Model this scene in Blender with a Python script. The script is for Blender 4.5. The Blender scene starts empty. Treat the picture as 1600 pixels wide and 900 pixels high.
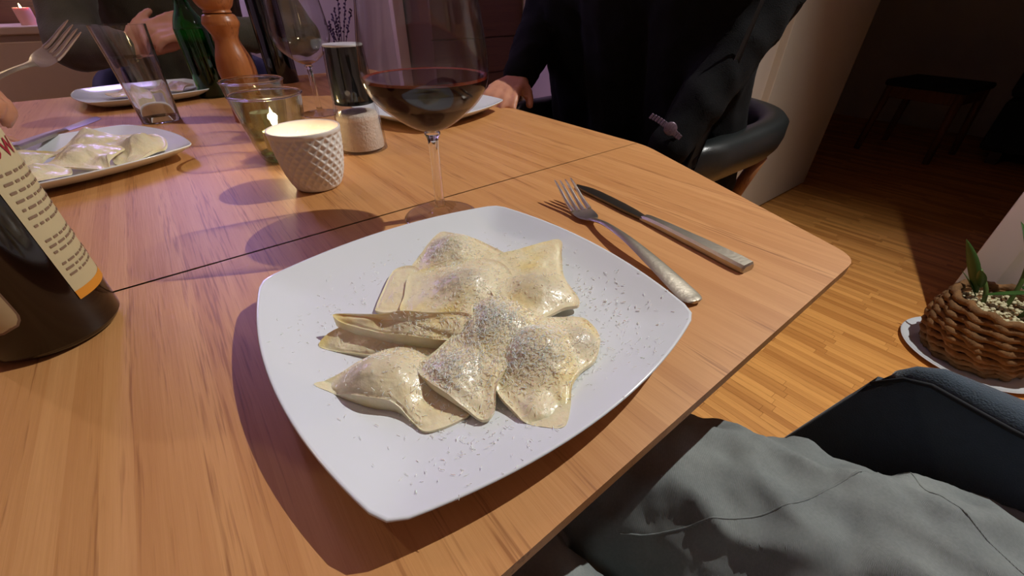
import bpy, bmesh, math, random
from mathutils import Vector, Matrix, noise
from mathutils.bvhtree import BVHTree
random.seed(7)
S = bpy.context.scene
COL = S.collection
PI = math.pi
TZ = 0.74                                   # table top height

# ------------------------------------------------------------------ camera
fw = Vector((0.50266, 0.64338, -0.57743)); fw.normalize()
r0 = Vector((fw.y, -fw.x, 0)).normalized(); u0 = r0.cross(fw)
ROLL = math.radians(-0.248)
right = (math.cos(ROLL)*r0 + math.sin(ROLL)*u0).normalized(); up = right.cross(fw)
cam_d = bpy.data.cameras.new('camera'); cam = bpy.data.objects.new('camera', cam_d); COL.objects.link(cam)
M = Matrix((right, up, -fw)).transposed().to_4x4(); M.translation = Vector((0, 0, TZ+0.19))
cam.matrix_world = M
cam_d.sensor_width = 36; cam_d.lens = 14.4; cam_d.clip_start = 0.01; cam_d.clip_end = 50
S.camera = cam
# ------------------------------------------------------------------ world, exposure
W = bpy.data.worlds.new('world'); S.world = W; W.use_nodes = True
W.node_tree.nodes['Background'].inputs[0].default_value = (0.25, 0.28, 0.4, 1)
W.node_tree.nodes['Background'].inputs[1].default_value = 0.02
S.view_settings.view_transform = 'Standard'; S.view_settings.look = 'None'
S.view_settings.exposure = 0.0; S.view_settings.gamma = 1; S.view_settings.use_curve_mapping = False
S.cycles.transparent_max_bounces = 40
S.cycles.max_bounces = 10; S.cycles.transmission_bounces = 10; S.cycles.glossy_bounces = 6; S.cycles.diffuse_bounces = 4
S.cycles.use_denoising = True
S.cycles.sample_clamp_indirect = 4.0
LAMP_POS = (1.60, -0.12, 2.43); LAMP_W = 166.0; LAMP_AIM = (.82, -.18, .74)
VIOLET_W = 2.5

# ------------------------------------------------------------------ materials
def srgb(r, g, b):
    f = lambda c: (c/255/12.92 if c/255 <= .04045 else ((c/255+.055)/1.055)**2.4)
    return (f(r), f(g), f(b), 1)
def newmat(name):
    m = bpy.data.materials.new(name); m.use_nodes = True
    nt = m.node_tree; return m, nt, nt.nodes['Principled BSDF']
def N(nt, t, **kw):
    n = nt.nodes.new(t)
    for k, v in kw.items(): setattr(n, k, v)
    return n
def plain(name, col, rough=.5, metal=0, var=.06, scale=30, bump=0, bscale=200, coat=0, spec=.5, sheen=0, sss=0, trans=0):
    m, nt, b = newmat(name)
    b.inputs['Roughness'].default_value = rough; b.inputs['Metallic'].default_value = metal
    b.inputs['Specular IOR Level'].default_value = spec; b.inputs['Coat Weight'].default_value = coat
    b.inputs['Sheen Weight'].default_value = sheen; b.inputs['Transmission Weight'].default_value = trans
    if sss: b.inputs['Subsurface Weight'].default_value = sss; b.inputs['Subsurface Scale'].default_value = .004
    tc = N(nt, 'ShaderNodeTexCoord'); nz = N(nt, 'ShaderNodeTexNoise'); nz.inputs['Scale'].default_value = scale; nz.inputs['Detail'].default_value = 4
    nt.links.new(tc.outputs['Object'], nz.inputs['Vector'])
    mx = N(nt, 'ShaderNodeMix', data_type='RGBA'); nt.links.new(nz.outputs['Fac'], mx.inputs['Factor'])
    mx.inputs['A'].default_value = tuple(max(0, c*(1-var)) for c in col[:3])+(1,)
    mx.inputs['B'].default_value = tuple(min(1, c*(1+var)) for c in col[:3])+(1,)
    nt.links.new(mx.outputs['Result'], b.inputs['Base Color'])
    if bump:
        n2 = N(nt, 'ShaderNodeTexNoise'); n2.inputs['Scale'].default_value = bscale; n2.inputs['Detail'].default_value = 3
        nt.links.new(tc.outputs['Object'], n2.inputs['Vector'])
        bp = N(nt, 'ShaderNodeBump'); bp.inputs['Strength'].default_value = bump; bp.inputs['Distance'].default_value = .002
        nt.links.new(n2.outputs['Fac'], bp.inputs['Height']); nt.links.new(bp.outputs['Normal'], b.inputs['Normal'])
    return m
def emis(name, col, st):
    m, nt, b = newmat(name); b.inputs['Base Color'].default_value = col
    b.inputs['Emission Color'].default_value = col; b.inputs['Emission Strength'].default_value = st; return m
def thin_glass(name, tint, refl=1.0, edge=.86):
    """thin walled glass: clear face on, reflecting and darker at the rim"""
    m, nt, b = newmat(name); nt.nodes.remove(b)
    out = nt.nodes['Material Output']
    lw = N(nt, 'ShaderNodeLayerWeight'); lw.inputs['Blend'].default_value = .5
    ra = N(nt, 'ShaderNodeMix', data_type='RGBA'); ra.inputs['A'].default_value = tint
    ra.inputs['B'].default_value = tuple(c*edge for c in tint[:3])+(1,)
    pw = N(nt, 'ShaderNodeMath', operation='POWER'); nt.links.new(lw.outputs['Facing'], pw.inputs[0]); pw.inputs[1].default_value = 3
    nt.links.new(pw.outputs[0], ra.inputs['Factor'])
    tr = N(nt, 'ShaderNodeBsdfTransparent'); nt.links.new(ra.outputs['Result'], tr.inputs['Color'])
    gl = N(nt, 'ShaderNodeBsdfGlossy'); gl.inputs['Roughness'].default_value = .02
    p5 = N(nt, 'ShaderNodeMath', operation='POWER'); nt.links.new(lw.outputs['Facing'], p5.inputs[0]); p5.inputs[1].default_value = 5
    mu = N(nt, 'ShaderNodeMath', operation='MULTIPLY_ADD'); nt.links.new(p5.outputs[0], mu.inputs[0]); mu.inputs[1].default_value = .7*refl; mu.inputs[2].default_value = .04*refl
    mx = N(nt, 'ShaderNodeMixShader'); nt.links.new(mu.outputs[0], mx.inputs['Fac'])
    nt.links.new(tr.outputs[0], mx.inputs[1]); nt.links.new(gl.outputs[0], mx.inputs[2])
    nt.links.new(mx.outputs[0], out.inputs['Surface']); return m
def real_glass(name, col, rough=.01, ior=1.45):
    m, nt, b = newmat(name); b.inputs['Base Color'].default_value = col; b.inputs['Roughness'].default_value = rough
    b.inputs['Transmission Weight'].default_value = 1; b.inputs['IOR'].default_value = ior; return m
def wood(name, c1, c2, c3, grain='y', lam=.03, gs=1.0, rough=.42, per='coord', bump=.12, board=.0):
    """c1/c2 tone range, c3 pores; grain along one axis; lamella of width lam"""
    m, nt, b = newmat(name); L = nt.links.new
    tc = N(nt, 'ShaderNodeTexCoord'); sp = N(nt, 'ShaderNodeSeparateXYZ'); L(tc.outputs['Object'], sp.inputs[0])
    ax = {'x': ('Y', 'X'), 'y': ('X', 'Y'), 'z': ('X', 'Z')}[grain]
    mp = N(nt, 'ShaderNodeMapping'); L(tc.outputs['Object'], mp.inputs['Vector'])
    sc = {'x': (4, 90, 90), 'y': (90, 4, 90), 'z': (90, 90, 4)}[grain]
    mp.inputs['Scale'].default_value = tuple(s*gs for s in sc)
    n1 = N(nt, 'ShaderNodeTexNoise'); n1.inputs['Scale'].default_value = 1; n1.inputs['Detail'].default_value = 5; n1.inputs['Roughness'].default_value = .65
    L(mp.outputs[0], n1.inputs['Vector'])
    # lamella id
    dv = N(nt, 'ShaderNodeMath', operation='DIVIDE'); L(sp.outputs[ax[0]], dv.inputs[0]); dv.inputs[1].default_value = lam
    fl = N(nt, 'ShaderNodeMath', operation='FLOOR'); L(dv.outputs[0], fl.inputs[0])
    wn = N(nt, 'ShaderNodeTexWhiteNoise', noise_dimensions='1D'); L(fl.outputs[0], wn.inputs['W'])
    if per == 'object':
        oi = N(nt, 'ShaderNodeObjectInfo'); rnd = oi.outputs['Random']
    elif per == 'island':
        ge = N(nt, 'ShaderNodeNewGeometry'); rnd = ge.outputs['Random Per Island']
    else: rnd = wn.outputs['Value']
    a = N(nt, 'ShaderNodeMath', operation='MULTIPLY'); L(rnd, a.inputs[0]); a.inputs[1].default_value = .38 if per == 'coord' else .75
    c = N(nt, 'ShaderNodeMath', operation='MULTIPLY_ADD'); L(n1.outputs['Fac'], c.inputs[0]); c.inputs[1].default_value = .85; L(a.outputs[0], c.inputs[2])
    d = N(nt, 'ShaderNodeMath', operation='SUBTRACT', use_clamp=True); L(c.outputs[0], d.inputs[0]); d.inputs[1].default_value = .17
    mx = N(nt, 'ShaderNodeMix', data_type='RGBA'); L(d.outputs[0], mx.inputs['Factor']); mx.inputs['A'].default_value = c1; mx.inputs['B'].default_value = c2
    # pores: short dark dashes
    mp2 = N(nt, 'ShaderNodeMapping'); L(tc.outputs['Object'], mp2.inputs['Vector'])
    sc2 = {'x': (26, 420, 420), 'y': (420, 13, 420), 'z': (420, 420, 26)}[grain]; mp2.inputs['Scale'].default_value = tuple(s*gs for s in sc2)
    n2 = N(nt, 'ShaderNodeTexNoise'); n2.inputs['Scale'].default_value = 1; n2.inputs['Detail'].default_value = 2; L(mp2.outputs[0], n2.inputs['Vector'])
    n3 = N(nt, 'ShaderNodeTexNoise'); n3.inputs['Scale'].default_value = .13; n3.inputs['Detail'].default_value = 2; L(mp2.outputs[0], n3.inputs['Vector'])
    mm = N(nt, 'ShaderNodeMath', operation='MULTIPLY'); L(n2.outputs['Fac'], mm.inputs[0]); L(n3.outputs['Fac'], mm.inputs[1])
    rp = N(nt, 'ShaderNodeMapRange'); L(mm.outputs[0], rp.inputs['Value']); rp.inputs['From Min'].default_value = .31; rp.inputs['From Max'].default_value = .43; rp.inputs['To Max'].default_value = .7
    m2 = N(nt, 'ShaderNodeMix', data_type='RGBA'); L(rp.outputs[0], m2.inputs['Factor']); L(mx.outputs['Result'], m2.inputs['A']); m2.inputs['B'].default_value = c3
    L(m2.outputs['Result'], b.inputs['Base Color']); b.inputs['Roughness'].default_value = rough; b.inputs['Specular IOR Level'].default_value = .4
    bp = N(nt, 'ShaderNodeBump'); bp.inputs['Strength'].default_value = bump; bp.inputs['Distance'].default_value = .001
    L(n2.outputs['Fac'], bp.inputs['Height']); L(bp.outputs['Normal'], b.inputs['Normal'])
    return m

MT = {}
MT['table'] = wood('table_wood', srgb(182, 124, 70), srgb(216, 162, 104), srgb(142, 88, 46), 'y', .0135, 1.5, .45)
FC = (srgb(172, 108, 48), srgb(236, 170, 92), srgb(126, 74, 34))
MT['strip'] = wood('strip_wood', *FC, 'y', .05, 1.2, .38, 'object')
MT['floor'] = wood('floor_wood', *FC, 'y', .05, 1.2, .38, 'island')
MT['mill'] = wood('mill_wood', srgb(150, 86, 44), srgb(188, 118, 66), srgb(120, 66, 34), 'z', .5, .8, .35)
MT['darkwood'] = wood('dark_wood', srgb(70, 44, 28), srgb(104, 68, 42), srgb(44, 26, 16), 'x', .3, .8, .5)
MT['chairwood'] = wood('chair_wood', srgb(120, 78, 46), srgb(150, 100, 60), srgb(80, 50, 28), 'z', .3, .8, .5)
MT['ceramic'] = plain('white_ceramic', srgb(224, 229, 233), .16, var=.015, scale=8, coat=.3)
MT['porcelain'] = plain('matte_porcelain', srgb(226, 220, 212), .45, var=.02)
MT['wall'] = plain('white_wall', srgb(214, 206, 194), .8, var=.03, scale=3, bump=.1, bscale=90)
MT['ceiling'] = plain('ceiling_paint', srgb(214, 206, 194), .85, var=.02, scale=3)
MT['door'] = plain('door_paint', srgb(212, 206, 192), .5, var=.03, scale=4)
MT['trim'] = plain('trim_paint', srgb(216, 210, 200), .45, var=.02, scale=5)
MT['beige'] = plain('beige_trim', srgb(212, 190, 158), .5, var=.04)
MT['steel'] = plain('cutlery_steel', srgb(206, 200, 190), .32, 1.0, var=.15, scale=80, bump=.06, bscale=300)
MT['darksteel'] = plain('worn_steel', srgb(184, 176, 160), .40, 1.0, var=.25, scale=60, bump=.1, bscale=250)
MT['blade'] = plain('dark_blade', srgb(110, 102, 94), .36, 1.0, var=.15, scale=60)
MT['glass'] = thin_glass('clear_glass', (.97, .97, .97, 1), 1.2)
MT['votive'] = thin_glass('greenish_glass', (.93, .96, .89, 1), 2.0, .66)
MT['stem'] = real_glass('stem_glass', (.97, .97, .97, 1))
MT['green'] = real_glass('green_bottle_glass', (.03, .40, .10, 1), .03, 1.5)
MT['greenin'] = plain('green_dark_drink', (.002, .012, .005, 1), .1)
MT['brown'] = plain('brown_bottle_glass', srgb(22, 11, 6), .10, var=.2, coat=.15)
MT['darkbottle'] = plain('black_bottle_glass', srgb(14, 14, 20), .08, var=.2, coat=.5)
MT['label'] = plain('cream_label_paper', srgb(196, 180, 140), .7, var=.05)
MT['labelorange'] = plain('orange_label_print', srgb(214, 140, 40), .7, var=.05)
MT['ink'] = plain('brown_ink', srgb(134, 108, 86), .8)
MT['crimson'] = plain('crimson_ink', srgb(150, 26, 44), .8)
MT['wine'] = plain('red_wine', srgb(44, 4, 8), .03, var=.05, spec=.6)
MT['winebody'] = plain('red_wine_body', srgb(30, 4, 6), .4, var=.05, spec=.05)
MT['meniscus'] = plain('wine_edge', srgb(124, 48, 28), .12, var=.1)
MT['rose'] = plain('wine_dregs', srgb(120, 40, 40), .05, var=.1, trans=.7)
MT['water'] = thin_glass('water_surface', (.96, .95, .94, 1))
MT['wax'] = plain('candle_wax', srgb(238, 222, 200), .4, var=.03, sss=.4)
MT['pinkwax'] = plain('pink_candle_wax', srgb(240, 186, 166), .5, var=.05, sss=.3)
MT['alu'] = plain('aluminium_cup', srgb(200, 196, 190), .25, 1.0, var=.05)
MT['flame'] = emis('flame', (1, .72, .36, 1), 40)
MT['wick'] = plain('wick', srgb(30, 24, 20), .9)
MT['salt'] = plain('salt_crystals', srgb(224, 206, 190), .6, var=.18, scale=120, bump=.8, bscale=350)
MT['blackplastic'] = plain('black_plastic', srgb(7, 11, 10), .5, var=.1, spec=.2)
MT['frost'] = plain('frosted_rim', srgb(190, 190, 190), .4, var=.1, scale=200)
MT['blackcloth'] = plain('black_cloth', srgb(7, 7, 9), .95, var=.25, scale=60, bump=.4, bscale=600, spec=.2)
MT['olive'] = plain('olive_wool', srgb(76, 72, 56), .9, var=.25, scale=40, bump=.6, bscale=400, sheen=.2)
MT['redcloth'] = plain('dark_red_cloth', srgb(76, 26, 28), .9, var=.2, bump=.4, bscale=500)
MT['jeans'] = plain('dark_trousers', srgb(34, 36, 44), .9, var=.2, bump=.4, bscale=700)
MT['skin'] = plain('skin', srgb(196, 138, 108), .5, var=.06, scale=20, sss=.15)
MT['hair'] = plain('brown_hair', srgb(54, 36, 24), .6, var=.3, scale=150)
MT['leather'] = plain('black_leather', srgb(20, 24, 24), .36, var=.15, scale=60, bump=.15, bscale=400)
MT['bluefabric'] = plain('dark_blue_fabric', srgb(46, 64, 78), .85, var=.2, scale=90, bump=.5, bscale=700, sheen=.25)
MT['piping'] = plain('dark_piping', srgb(16, 20, 26), .9, var=.1)
MT['basket'] = plain('water_hyacinth', srgb(120, 86, 50), .9, var=.7, scale=45, bump=.9, bscale=220)
MT['pebble'] = plain('pale_pebbles', srgb(206, 198, 160), .7, var=.2, scale=40)
MT['leaf'] = plain('green_leaf', srgb(52, 88, 34), .45, var=.35, scale=25)
MT['stalk'] = plain('bamboo_stalk', srgb(84, 108, 52), .45, var=.2)
MT['lavender'] = plain('dried_lavender', srgb(64, 44, 62), .9, var=.3, scale=100)
MT['parmesan'] = plain('grated_parmesan', srgb(252, 249, 240), .95, var=.02, spec=.1, sss=.5, scale=60)
MT['greydark'] = plain('charcoal_fabric', srgb(40, 40, 48), .9, var=.15)
MT['bread'] = plain('bread', srgb(196, 160, 104), .8, var=.25, bump=.5)
MT['silverpat'] = plain('patterned_silver', srgb(120, 104, 116), .3, .6, var=.95, scale=420)
MT['violetglow'] = emis('violet_shade', (.50, .38, 1.0, 1), 20)
MT['metalblack'] = plain('black_metal', srgb(22, 22, 24), .4, .6)

def trouser_mat():
    m, nt, b = newmat('grey_green_cotton'); L = nt.links.new
    tc = N(nt, 'ShaderNodeTexCoord')
    wv = N(nt, 'ShaderNodeTexWave'); wv.inputs['Scale'].default_value = 420; wv.inputs['Distortion'].default_value = 1.5
    mp = N(nt, 'ShaderNodeMapping'); mp.inputs['Rotation'].default_value = (0, 0, .9); L(tc.outputs['Object'], mp.inputs['Vector']); L(mp.outputs[0], wv.inputs['Vector'])
    nz = N(nt, 'ShaderNodeTexNoise'); nz.inputs['Scale'].default_value = 18; nz.inputs['Detail'].default_value = 6; L(tc.outputs['Object'], nz.inputs['Vector'])
    nf = N(nt, 'ShaderNodeTexNoise'); nf.inputs['Scale'].default_value = 500; L(tc.outputs['Object'], nf.inputs['Vector'])
    a = N(nt, 'ShaderNodeMath', operation='MULTIPLY_ADD'); L(nz.outputs['Fac'], a.inputs[0]); a.inputs[1].default_value = .9
    s = N(nt, 'ShaderNodeMath', operation='MULTIPLY'); L(nf.outputs['Fac'], s.inputs[0]); s.inputs[1].default_value = .35; L(s.outputs[0], a.inputs[2])
    d = N(nt, 'ShaderNodeMath', operation='SUBTRACT', use_clamp=True); L(a.outputs[0], d.inputs[0]); d.inputs[1].default_value = .12
    mx = N(nt, 'ShaderNodeMix', data_type='RGBA'); L(d.outputs[0], mx.inputs['Factor']); mx.inputs['A'].default_value = srgb(86, 94, 97); mx.inputs['B'].default_value = srgb(152, 158, 154)
    L(mx.outputs['Result'], b.inputs['Base Color']); b.inputs['Roughness'].default_value = .92
    bp = N(nt, 'ShaderNodeBump'); bp.inputs['Strength'].default_value = .35; bp.inputs['Distance'].default_value = .001
    L(wv.outputs['Fac'], bp.inputs['Height']); L(bp.outputs['Normal'], b.inputs['Normal']); return m
MT['trouser'] = trouser_mat()
def pasta_mat(name='pasta_dough'):
    m, nt, b = newmat(name); L = nt.links.new
    tc = N(nt, 'ShaderNodeTexCoord'); ge = N(nt, 'ShaderNodeAttribute', attribute_name='fill')
    n1 = N(nt, 'ShaderNodeTexNoise'); n1.inputs['Scale'].default_value = 55; n1.inputs['Detail'].default_value = 5; L(tc.outputs['Object'], n1.inputs['Vector'])
    n2 = N(nt, 'ShaderNodeTexNoise'); n2.inputs['Scale'].default_value = 28; n2.inputs['Detail'].default_value = 2; L(tc.outputs['Object'], n2.inputs['Vector'])
    r2 = N(nt, 'ShaderNodeMapRange'); L(n2.outputs['Fac'], r2.inputs['Value']); r2.inputs['From Min'].default_value = .56; r2.inputs['From Max'].default_value = .72; r2.inputs['To Max'].default_value = .7
    c1 = N(nt, 'ShaderNodeMix', data_type='RGBA'); L(n1.outputs['Fac'], c1.inputs['Factor']); c1.inputs['A'].default_value = srgb(224, 208, 160); c1.inputs['B'].default_value = srgb(244, 234, 202)
    c2 = N(nt, 'ShaderNodeMix', data_type='RGBA'); L(r2.outputs[0], c2.inputs['Factor']); L(c1.outputs['Result'], c2.inputs['A']); c2.inputs['B'].default_value = srgb(234, 208, 118)
    # filling shows greyish through the thin dough of the bulge
    f = N(nt, 'ShaderNodeMath', operation='MULTIPLY'); L(ge.outputs['Fac'], f.inputs[0]); L(n1.outputs['Fac'], f.inputs[1])
    f2 = N(nt, 'ShaderNodeMath', operation='MULTIPLY', use_clamp=True); L(f.outputs[0], f2.inputs[0]); f2.inputs[1].default_value = 1.5
    c3 = N(nt, 'ShaderNodeMix', data_type='RGBA'); L(f2.outputs[0], c3.inputs['Factor']); L(c2.outputs['Result'], c3.inputs['A']); c3.inputs['B'].default_value = srgb(196, 186, 162)
    L(c3.outputs['Result'], b.inputs['Base Color'])
    b.inputs['Roughness'].default_value = .45; b.inputs['Subsurface Weight'].default_value = .2; b.inputs['Subsurface Scale'].default_value = .004
    b.inputs['Coat Weight'].default_value = .35; b.inputs['Coat Roughness'].default_value = .16
    n3 = N(nt, 'ShaderNodeTexNoise'); n3.inputs['Scale'].default_value = 260; n3.inputs['Detail'].default_value = 3; L(tc.outputs['Object'], n3.inputs['Vector'])
    bp = N(nt, 'ShaderNodeBump'); bp.inputs['Strength'].default_value = .45; bp.inputs['Distance'].default_value = .0012
    L(n3.outputs['Fac'], bp.inputs['Height']); L(bp.outputs['Normal'], b.inputs['Normal']); L(bp.outputs['Normal'], b.inputs['Coat Normal']); return m
MT['pasta'] = pasta_mat()

# ------------------------------------------------------------------ helpers
def tag(o, label=None, cat=None, group=None, kind=None):
    if label: o['label'] = label
    if cat: o['category'] = cat
    if group: o['group'] = group
    if kind: o['kind'] = kind
    return o
def empty(name, loc=(0, 0, 0), rz=0, label=None, cat=None, group=None, kind=None):
    o = bpy.data.objects.new(name, None); COL.objects.link(o); o.location = loc; o.rotation_euler = (0, 0, rz); o.empty_display_size = .02
    return tag(o, label, cat, group, kind)
def link(name, me, mat, parent=None, smooth=True):
    o = bpy.data.objects.new(name, me); COL.objects.link(o)
    if mat is not None:
        me.materials.clear(); me.materials.append(MT[mat] if isinstance(mat, str) else mat)
    if smooth:
        for p in me.polygons: p.use_smooth = True
    if parent: o.parent = parent
    return o
def obj(name, bm, mat, parent=None, smooth=False, angle=None):
    me = bpy.data.meshes.new(name); bmesh.ops.recalc_face_normals(bm, faces=bm.faces[:]); bm.to_mesh(me); bm.free()
    o = link(name, me, mat, parent, smooth)
    if angle: me.set_sharp_from_angle(angle=math.radians(angle))
    return o
def copy_tree(o, parent=None):
    c = o.copy(); COL.objects.link(c)
    if parent: c.parent = parent
    for ch in list(o.children): copy_tree(ch, c)
    return c
def box(bm, x0, x1, y0, y1, z0, z1, bev=0, seg=2, mtx=None):
    v = [bm.verts.new(p) for p in ((x0,y0,z0),(x1,y0,z0),(x1,y1,z0),(x0,y1,z0),(x0,y0,z1),(x1,y0,z1),(x1,y1,z1),(x0,y1,z1))]
    fs = [bm.faces.new([v[i] for i in q]) for q in ((3,2,1,0),(4,5,6,7),(0,1,5,4),(1,2,6,5),(2,3,7,6),(3,0,4,7))]
    vs = v
    if bev:
        es = list({e for f in fs for e in f.edges})
        r = bmesh.ops.bevel(bm, geom=es, offset=bev, segments=seg, affect='EDGES', profile=.5)
        vs = list({q for f in r['faces'] for q in f.verts} | {q for q in v if q.is_valid})
    if mtx: bmesh.ops.transform(bm, matrix=mtx, verts=vs)
    return vs
def boxo(name, dims, mat, parent=None, bev=.003, loc=None):
    bm = bmesh.new(); box(bm, *dims, bev=bev); o = obj(name, bm, mat, parent)
    if loc: o.location = loc
    return o
def lathe(bm, prof, seg=48, cap0=True, cap1=True, c=(0, 0)):
    rings = []
    for r, z in prof:
        if r < 1e-5: rings.append([bm.verts.new((c[0], c[1], z))])
        else: rings.append([bm.verts.new((c[0]+r*math.cos(2*PI*i/seg), c[1]+r*math.sin(2*PI*i/seg), z)) for i in range(seg)])
    for a, b in zip(rings, rings[1:]):
        for i in range(seg):
            j = (i+1) % seg
            if len(a) == 1 and len(b) == 1: continue
            if len(a) == 1: bm.faces.new((a[0], b[j], b[i]))
            elif len(b) == 1: bm.faces.new((a[i], a[j], b[0]))
            else: bm.faces.new((a[i], a[j], b[j], b[i]))
    if cap0 and len(rings[0]) > 1: bm.faces.new(list(reversed(rings[0])))
    if cap1 and len(rings[-1]) > 1: bm.faces.new(rings[-1])
    return rings
def spline(pts, n):
    """Catmull-Rom through 2-D profile points"""
    out = []
    P = [pts[0]]+list(pts)+[pts[-1]]
    for i in range(1, len(P)-2):
        for k in range(n):
            t = k/n; p0, p1, p2, p3 = P[i-1], P[i], P[i+1], P[i+2]
            out.append(tuple(.5*((2*b)+(-a+c)*t+(2*a-5*b+4*c-d)*t*t+(-a+3*b-3*c+d)*t**3) for a, b, c, d in zip(p0, p1, p2, p3)))
    out.append(tuple(pts[-1])); return out
def lathe_obj(name, prof, mat, parent=None, seg=48, closed=False, caps=(True, True), angle=50):
    bm = bmesh.new(); lathe(bm, prof, seg, *caps)
    if closed: pass
    return obj(name, bm, mat, parent, True, angle)
def tube(bm, pts, rad, seg=8, cap=True):
    pts = [Vector(p) for p in pts]; n = len(pts); rr = rad if hasattr(rad, '__len__') else [rad]*n
    rings = []; prev = None
    for i, p in enumerate(pts):
        t = (pts[min(i+1, n-1)]-pts[max(i-1, 0)]).normalized()
        if prev is None:
            a = Vector((0, 0, 1)) if abs(t.z) < .9 else Vector((1, 0, 0)); nrm = t.cross(a).normalized()
        else:
            nrm = (prev-t*prev.dot(t)).normalized()
        prev = nrm; bn = t.cross(nrm)
        rings.append([bm.verts.new(p+(nrm*math.cos(2*PI*k/seg)+bn*math.sin(2*PI*k/seg))*rr[i]) for k in range(seg)])
    for a, b in zip(rings, rings[1:]):
        for k in range(seg):
            j = (k+1) % seg; bm.faces.new((a[k], a[j], b[j], b[k]))
    if cap: bm.faces.new(list(reversed(rings[0]))); bm.faces.new(rings[-1])
    return rings
def capsule(bm, a, b, ra, rb, seg=14, flat=1.0, nrm=None):
    a, b = Vector(a), Vector(b); d = b-a; L = d.length
    if L < 1e-5: d = Vector((0, 0, 1)); L = 1e-5
    t = d.normalized()
    prof = [(-ra*math.cos(k*PI/10), ra*math.sin(k*PI/10)) for k in range(1, 6)]+[(L+rb*math.sin(k*PI/10), rb*math.cos(k*PI/10)) for k in range(0, 5)]
    ax = Vector(nrm) if nrm is not None else (Vector((0, 0, 1)) if abs(t.z) < .9 else Vector((1, 0, 0)))
    n = (ax-t*ax.dot(t)).normalized(); bn = t.cross(n)
    rings = [[bm.verts.new(a+t*s+(n*flat*math.cos(2*PI*k/seg)+bn*math.sin(2*PI*k/seg))*r) for k in range(seg)] for s, r in prof]
    p0 = bm.verts.new(a-t*ra); p1 = bm.verts.new(b+t*rb)
    for q, w in zip(rings, rings[1:]):
        for k in range(seg): bm.faces.new((q[k], q[(k+1) % seg], w[(k+1) % seg], w[k]))
    for k in range(seg):
        bm.faces.new((p0, rings[0][(k+1) % seg], rings[0][k])); bm.faces.new((p1, rings[-1][k], rings[-1][(k+1) % seg]))
def blob(name, caps, mat, parent=None, voxel=.01, smooth=4, wrinkle=0, wscale=14):
    """one continuous surface grown over tapered limbs"""
    bm = bmesh.new()
    for c in caps: capsule(bm, *c[:4], **(c[4] if len(c) > 4 else {}))
    bmesh.ops.recalc_face_normals(bm, faces=bm.faces[:])
    me = bpy.data.meshes.new(name); bm.to_mesh(me); bm.free()
    o = bpy.data.objects.new(name, me); COL.objects.link(o)
    r = o.modifiers.new('r', 'REMESH'); r.mode = 'VOXEL'; r.voxel_size = voxel
    s = o.modifiers.new('s', 'SMOOTH'); s.iterations = smooth; s.factor = .5
    dg = bpy.context.evaluated_depsgraph_get(); m2 = bpy.data.meshes.new_from_object(o.evaluated_get(dg))
    bpy.data.objects.remove(o); bpy.data.meshes.remove(me); m2.name = name
    if wrinkle:
        nn = [v.normal.copy() for v in m2.vertices]
        for v, q in zip(m2.vertices, nn):
            p = v.co*wscale
            w = noise.fractal(Vector((p.x, p.y*1.4, p.z)), 1.0, 2.0, 3)
            rg = 1-abs(noise.noise(Vector((p.x*.9+p.y*.6, p.y*.7-p.x*.4, p.z*.8))))*2.2
            v.co += q*wrinkle*(w*.6+max(0, rg)*.8-.3)
    return link(name, m2, mat, parent)

# ------------------------------------------------------------------ the room
def wallbox(name, dims, mat='wall', kind='structure'):
    o = boxo(name, dims, mat, None, 0); return tag(o, kind=kind)
X0, X1, Y0, Y1, ZC = -1.7, 1.88, -1.9, 2.6, 2.5
floor = wallbox('floor', (X0-.1, 5.3, -3.2, 3.8, -.06, -.012), 'darkwood')
wallbox('ceiling', (X0-.1, 5.3, -3.2, 3.8, ZC, ZC+.06), 'ceiling')
wallbox('wall_back', (X0, 5.2, Y1, Y1+.1, -.012, ZC))
wallbox('wall_left', (X0-.1, X0, -2.0, Y1+.1, -.012, ZC))
wallbox('wall_front', (X0, X1, Y0-.1, Y0, -.012, ZC))
DY0, DY1, DH = -0.03, .83, 2.03             # doorway into the dark room
bm = bmesh.new()
box(bm, X1, X1+.12, -3.0, DY0, -.012, ZC); box(bm, X1, X1+.12, DY1, Y1, -.012, ZC); box(bm, X1, X1+.12, DY0, DY1, DH, ZC)
wr = tag(obj('wall_right', bm, 'wall'), kind='structure')
wallbox('wall_far', (5.1, 5.2, -3.0, Y1, -.012, ZC)); wallbox('wall_side', (X1+.12, 5.1, -3.0, -2.9, -.012, ZC))
# casing of the doorway
bm = bmesh.new()
box(bm, X1-.014, X1, DY0-.075, DY0+.004, 0, DH+.07, .003); box(bm, X1-.014, X1, DY1-.004, DY1+.075, 0, DH+.07, .003); box(bm, X1-.014, X1, DY0, DY1, DH, DH+.07, .003)
tag(obj('trim_1', bm, 'trim'), kind='structure')
bm = bmesh.new(); box(bm, X1-.012, X1, -1.9, DY0-.08, 0, .07, .002)
tag(obj('baseboard_right', bm, 'trim'), kind='structure')
# open door leaf seen beyond the chair
d1 = empty('door_1', (2.0, .84, 0), kind='structure')
boxo('door_leaf', (0.0, .89, -.04, 0, .008, 2.0), 'door', d1, .003)
bm = bmesh.new(); tube(bm, [(.83, -.04, 1.02), (.83, -.085, 1.02), (.73, -.09, 1.02)], .009, 10); obj('door_handle', bm, 'steel', d1, True)
bm = bmesh.new(); box(bm, .80, .86, -.046, -.04, .94, 1.09, .002); obj('handle_plate', bm, 'steel', d1)
# lilac lit wall end with a beige post
tag(boxo('trim_2', (1.17, 1.235, 2.55, 2.6, 0, 2.4), 'beige', None, .004), kind='structure')

tag(boxo('added_dark_panel', (-1.6, -.12, 2.575, 2.6, 0, 1.08), 'darkwood', None, .004), kind='structure')  # added dark panel, covers the violet lit wall behind the console
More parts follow.
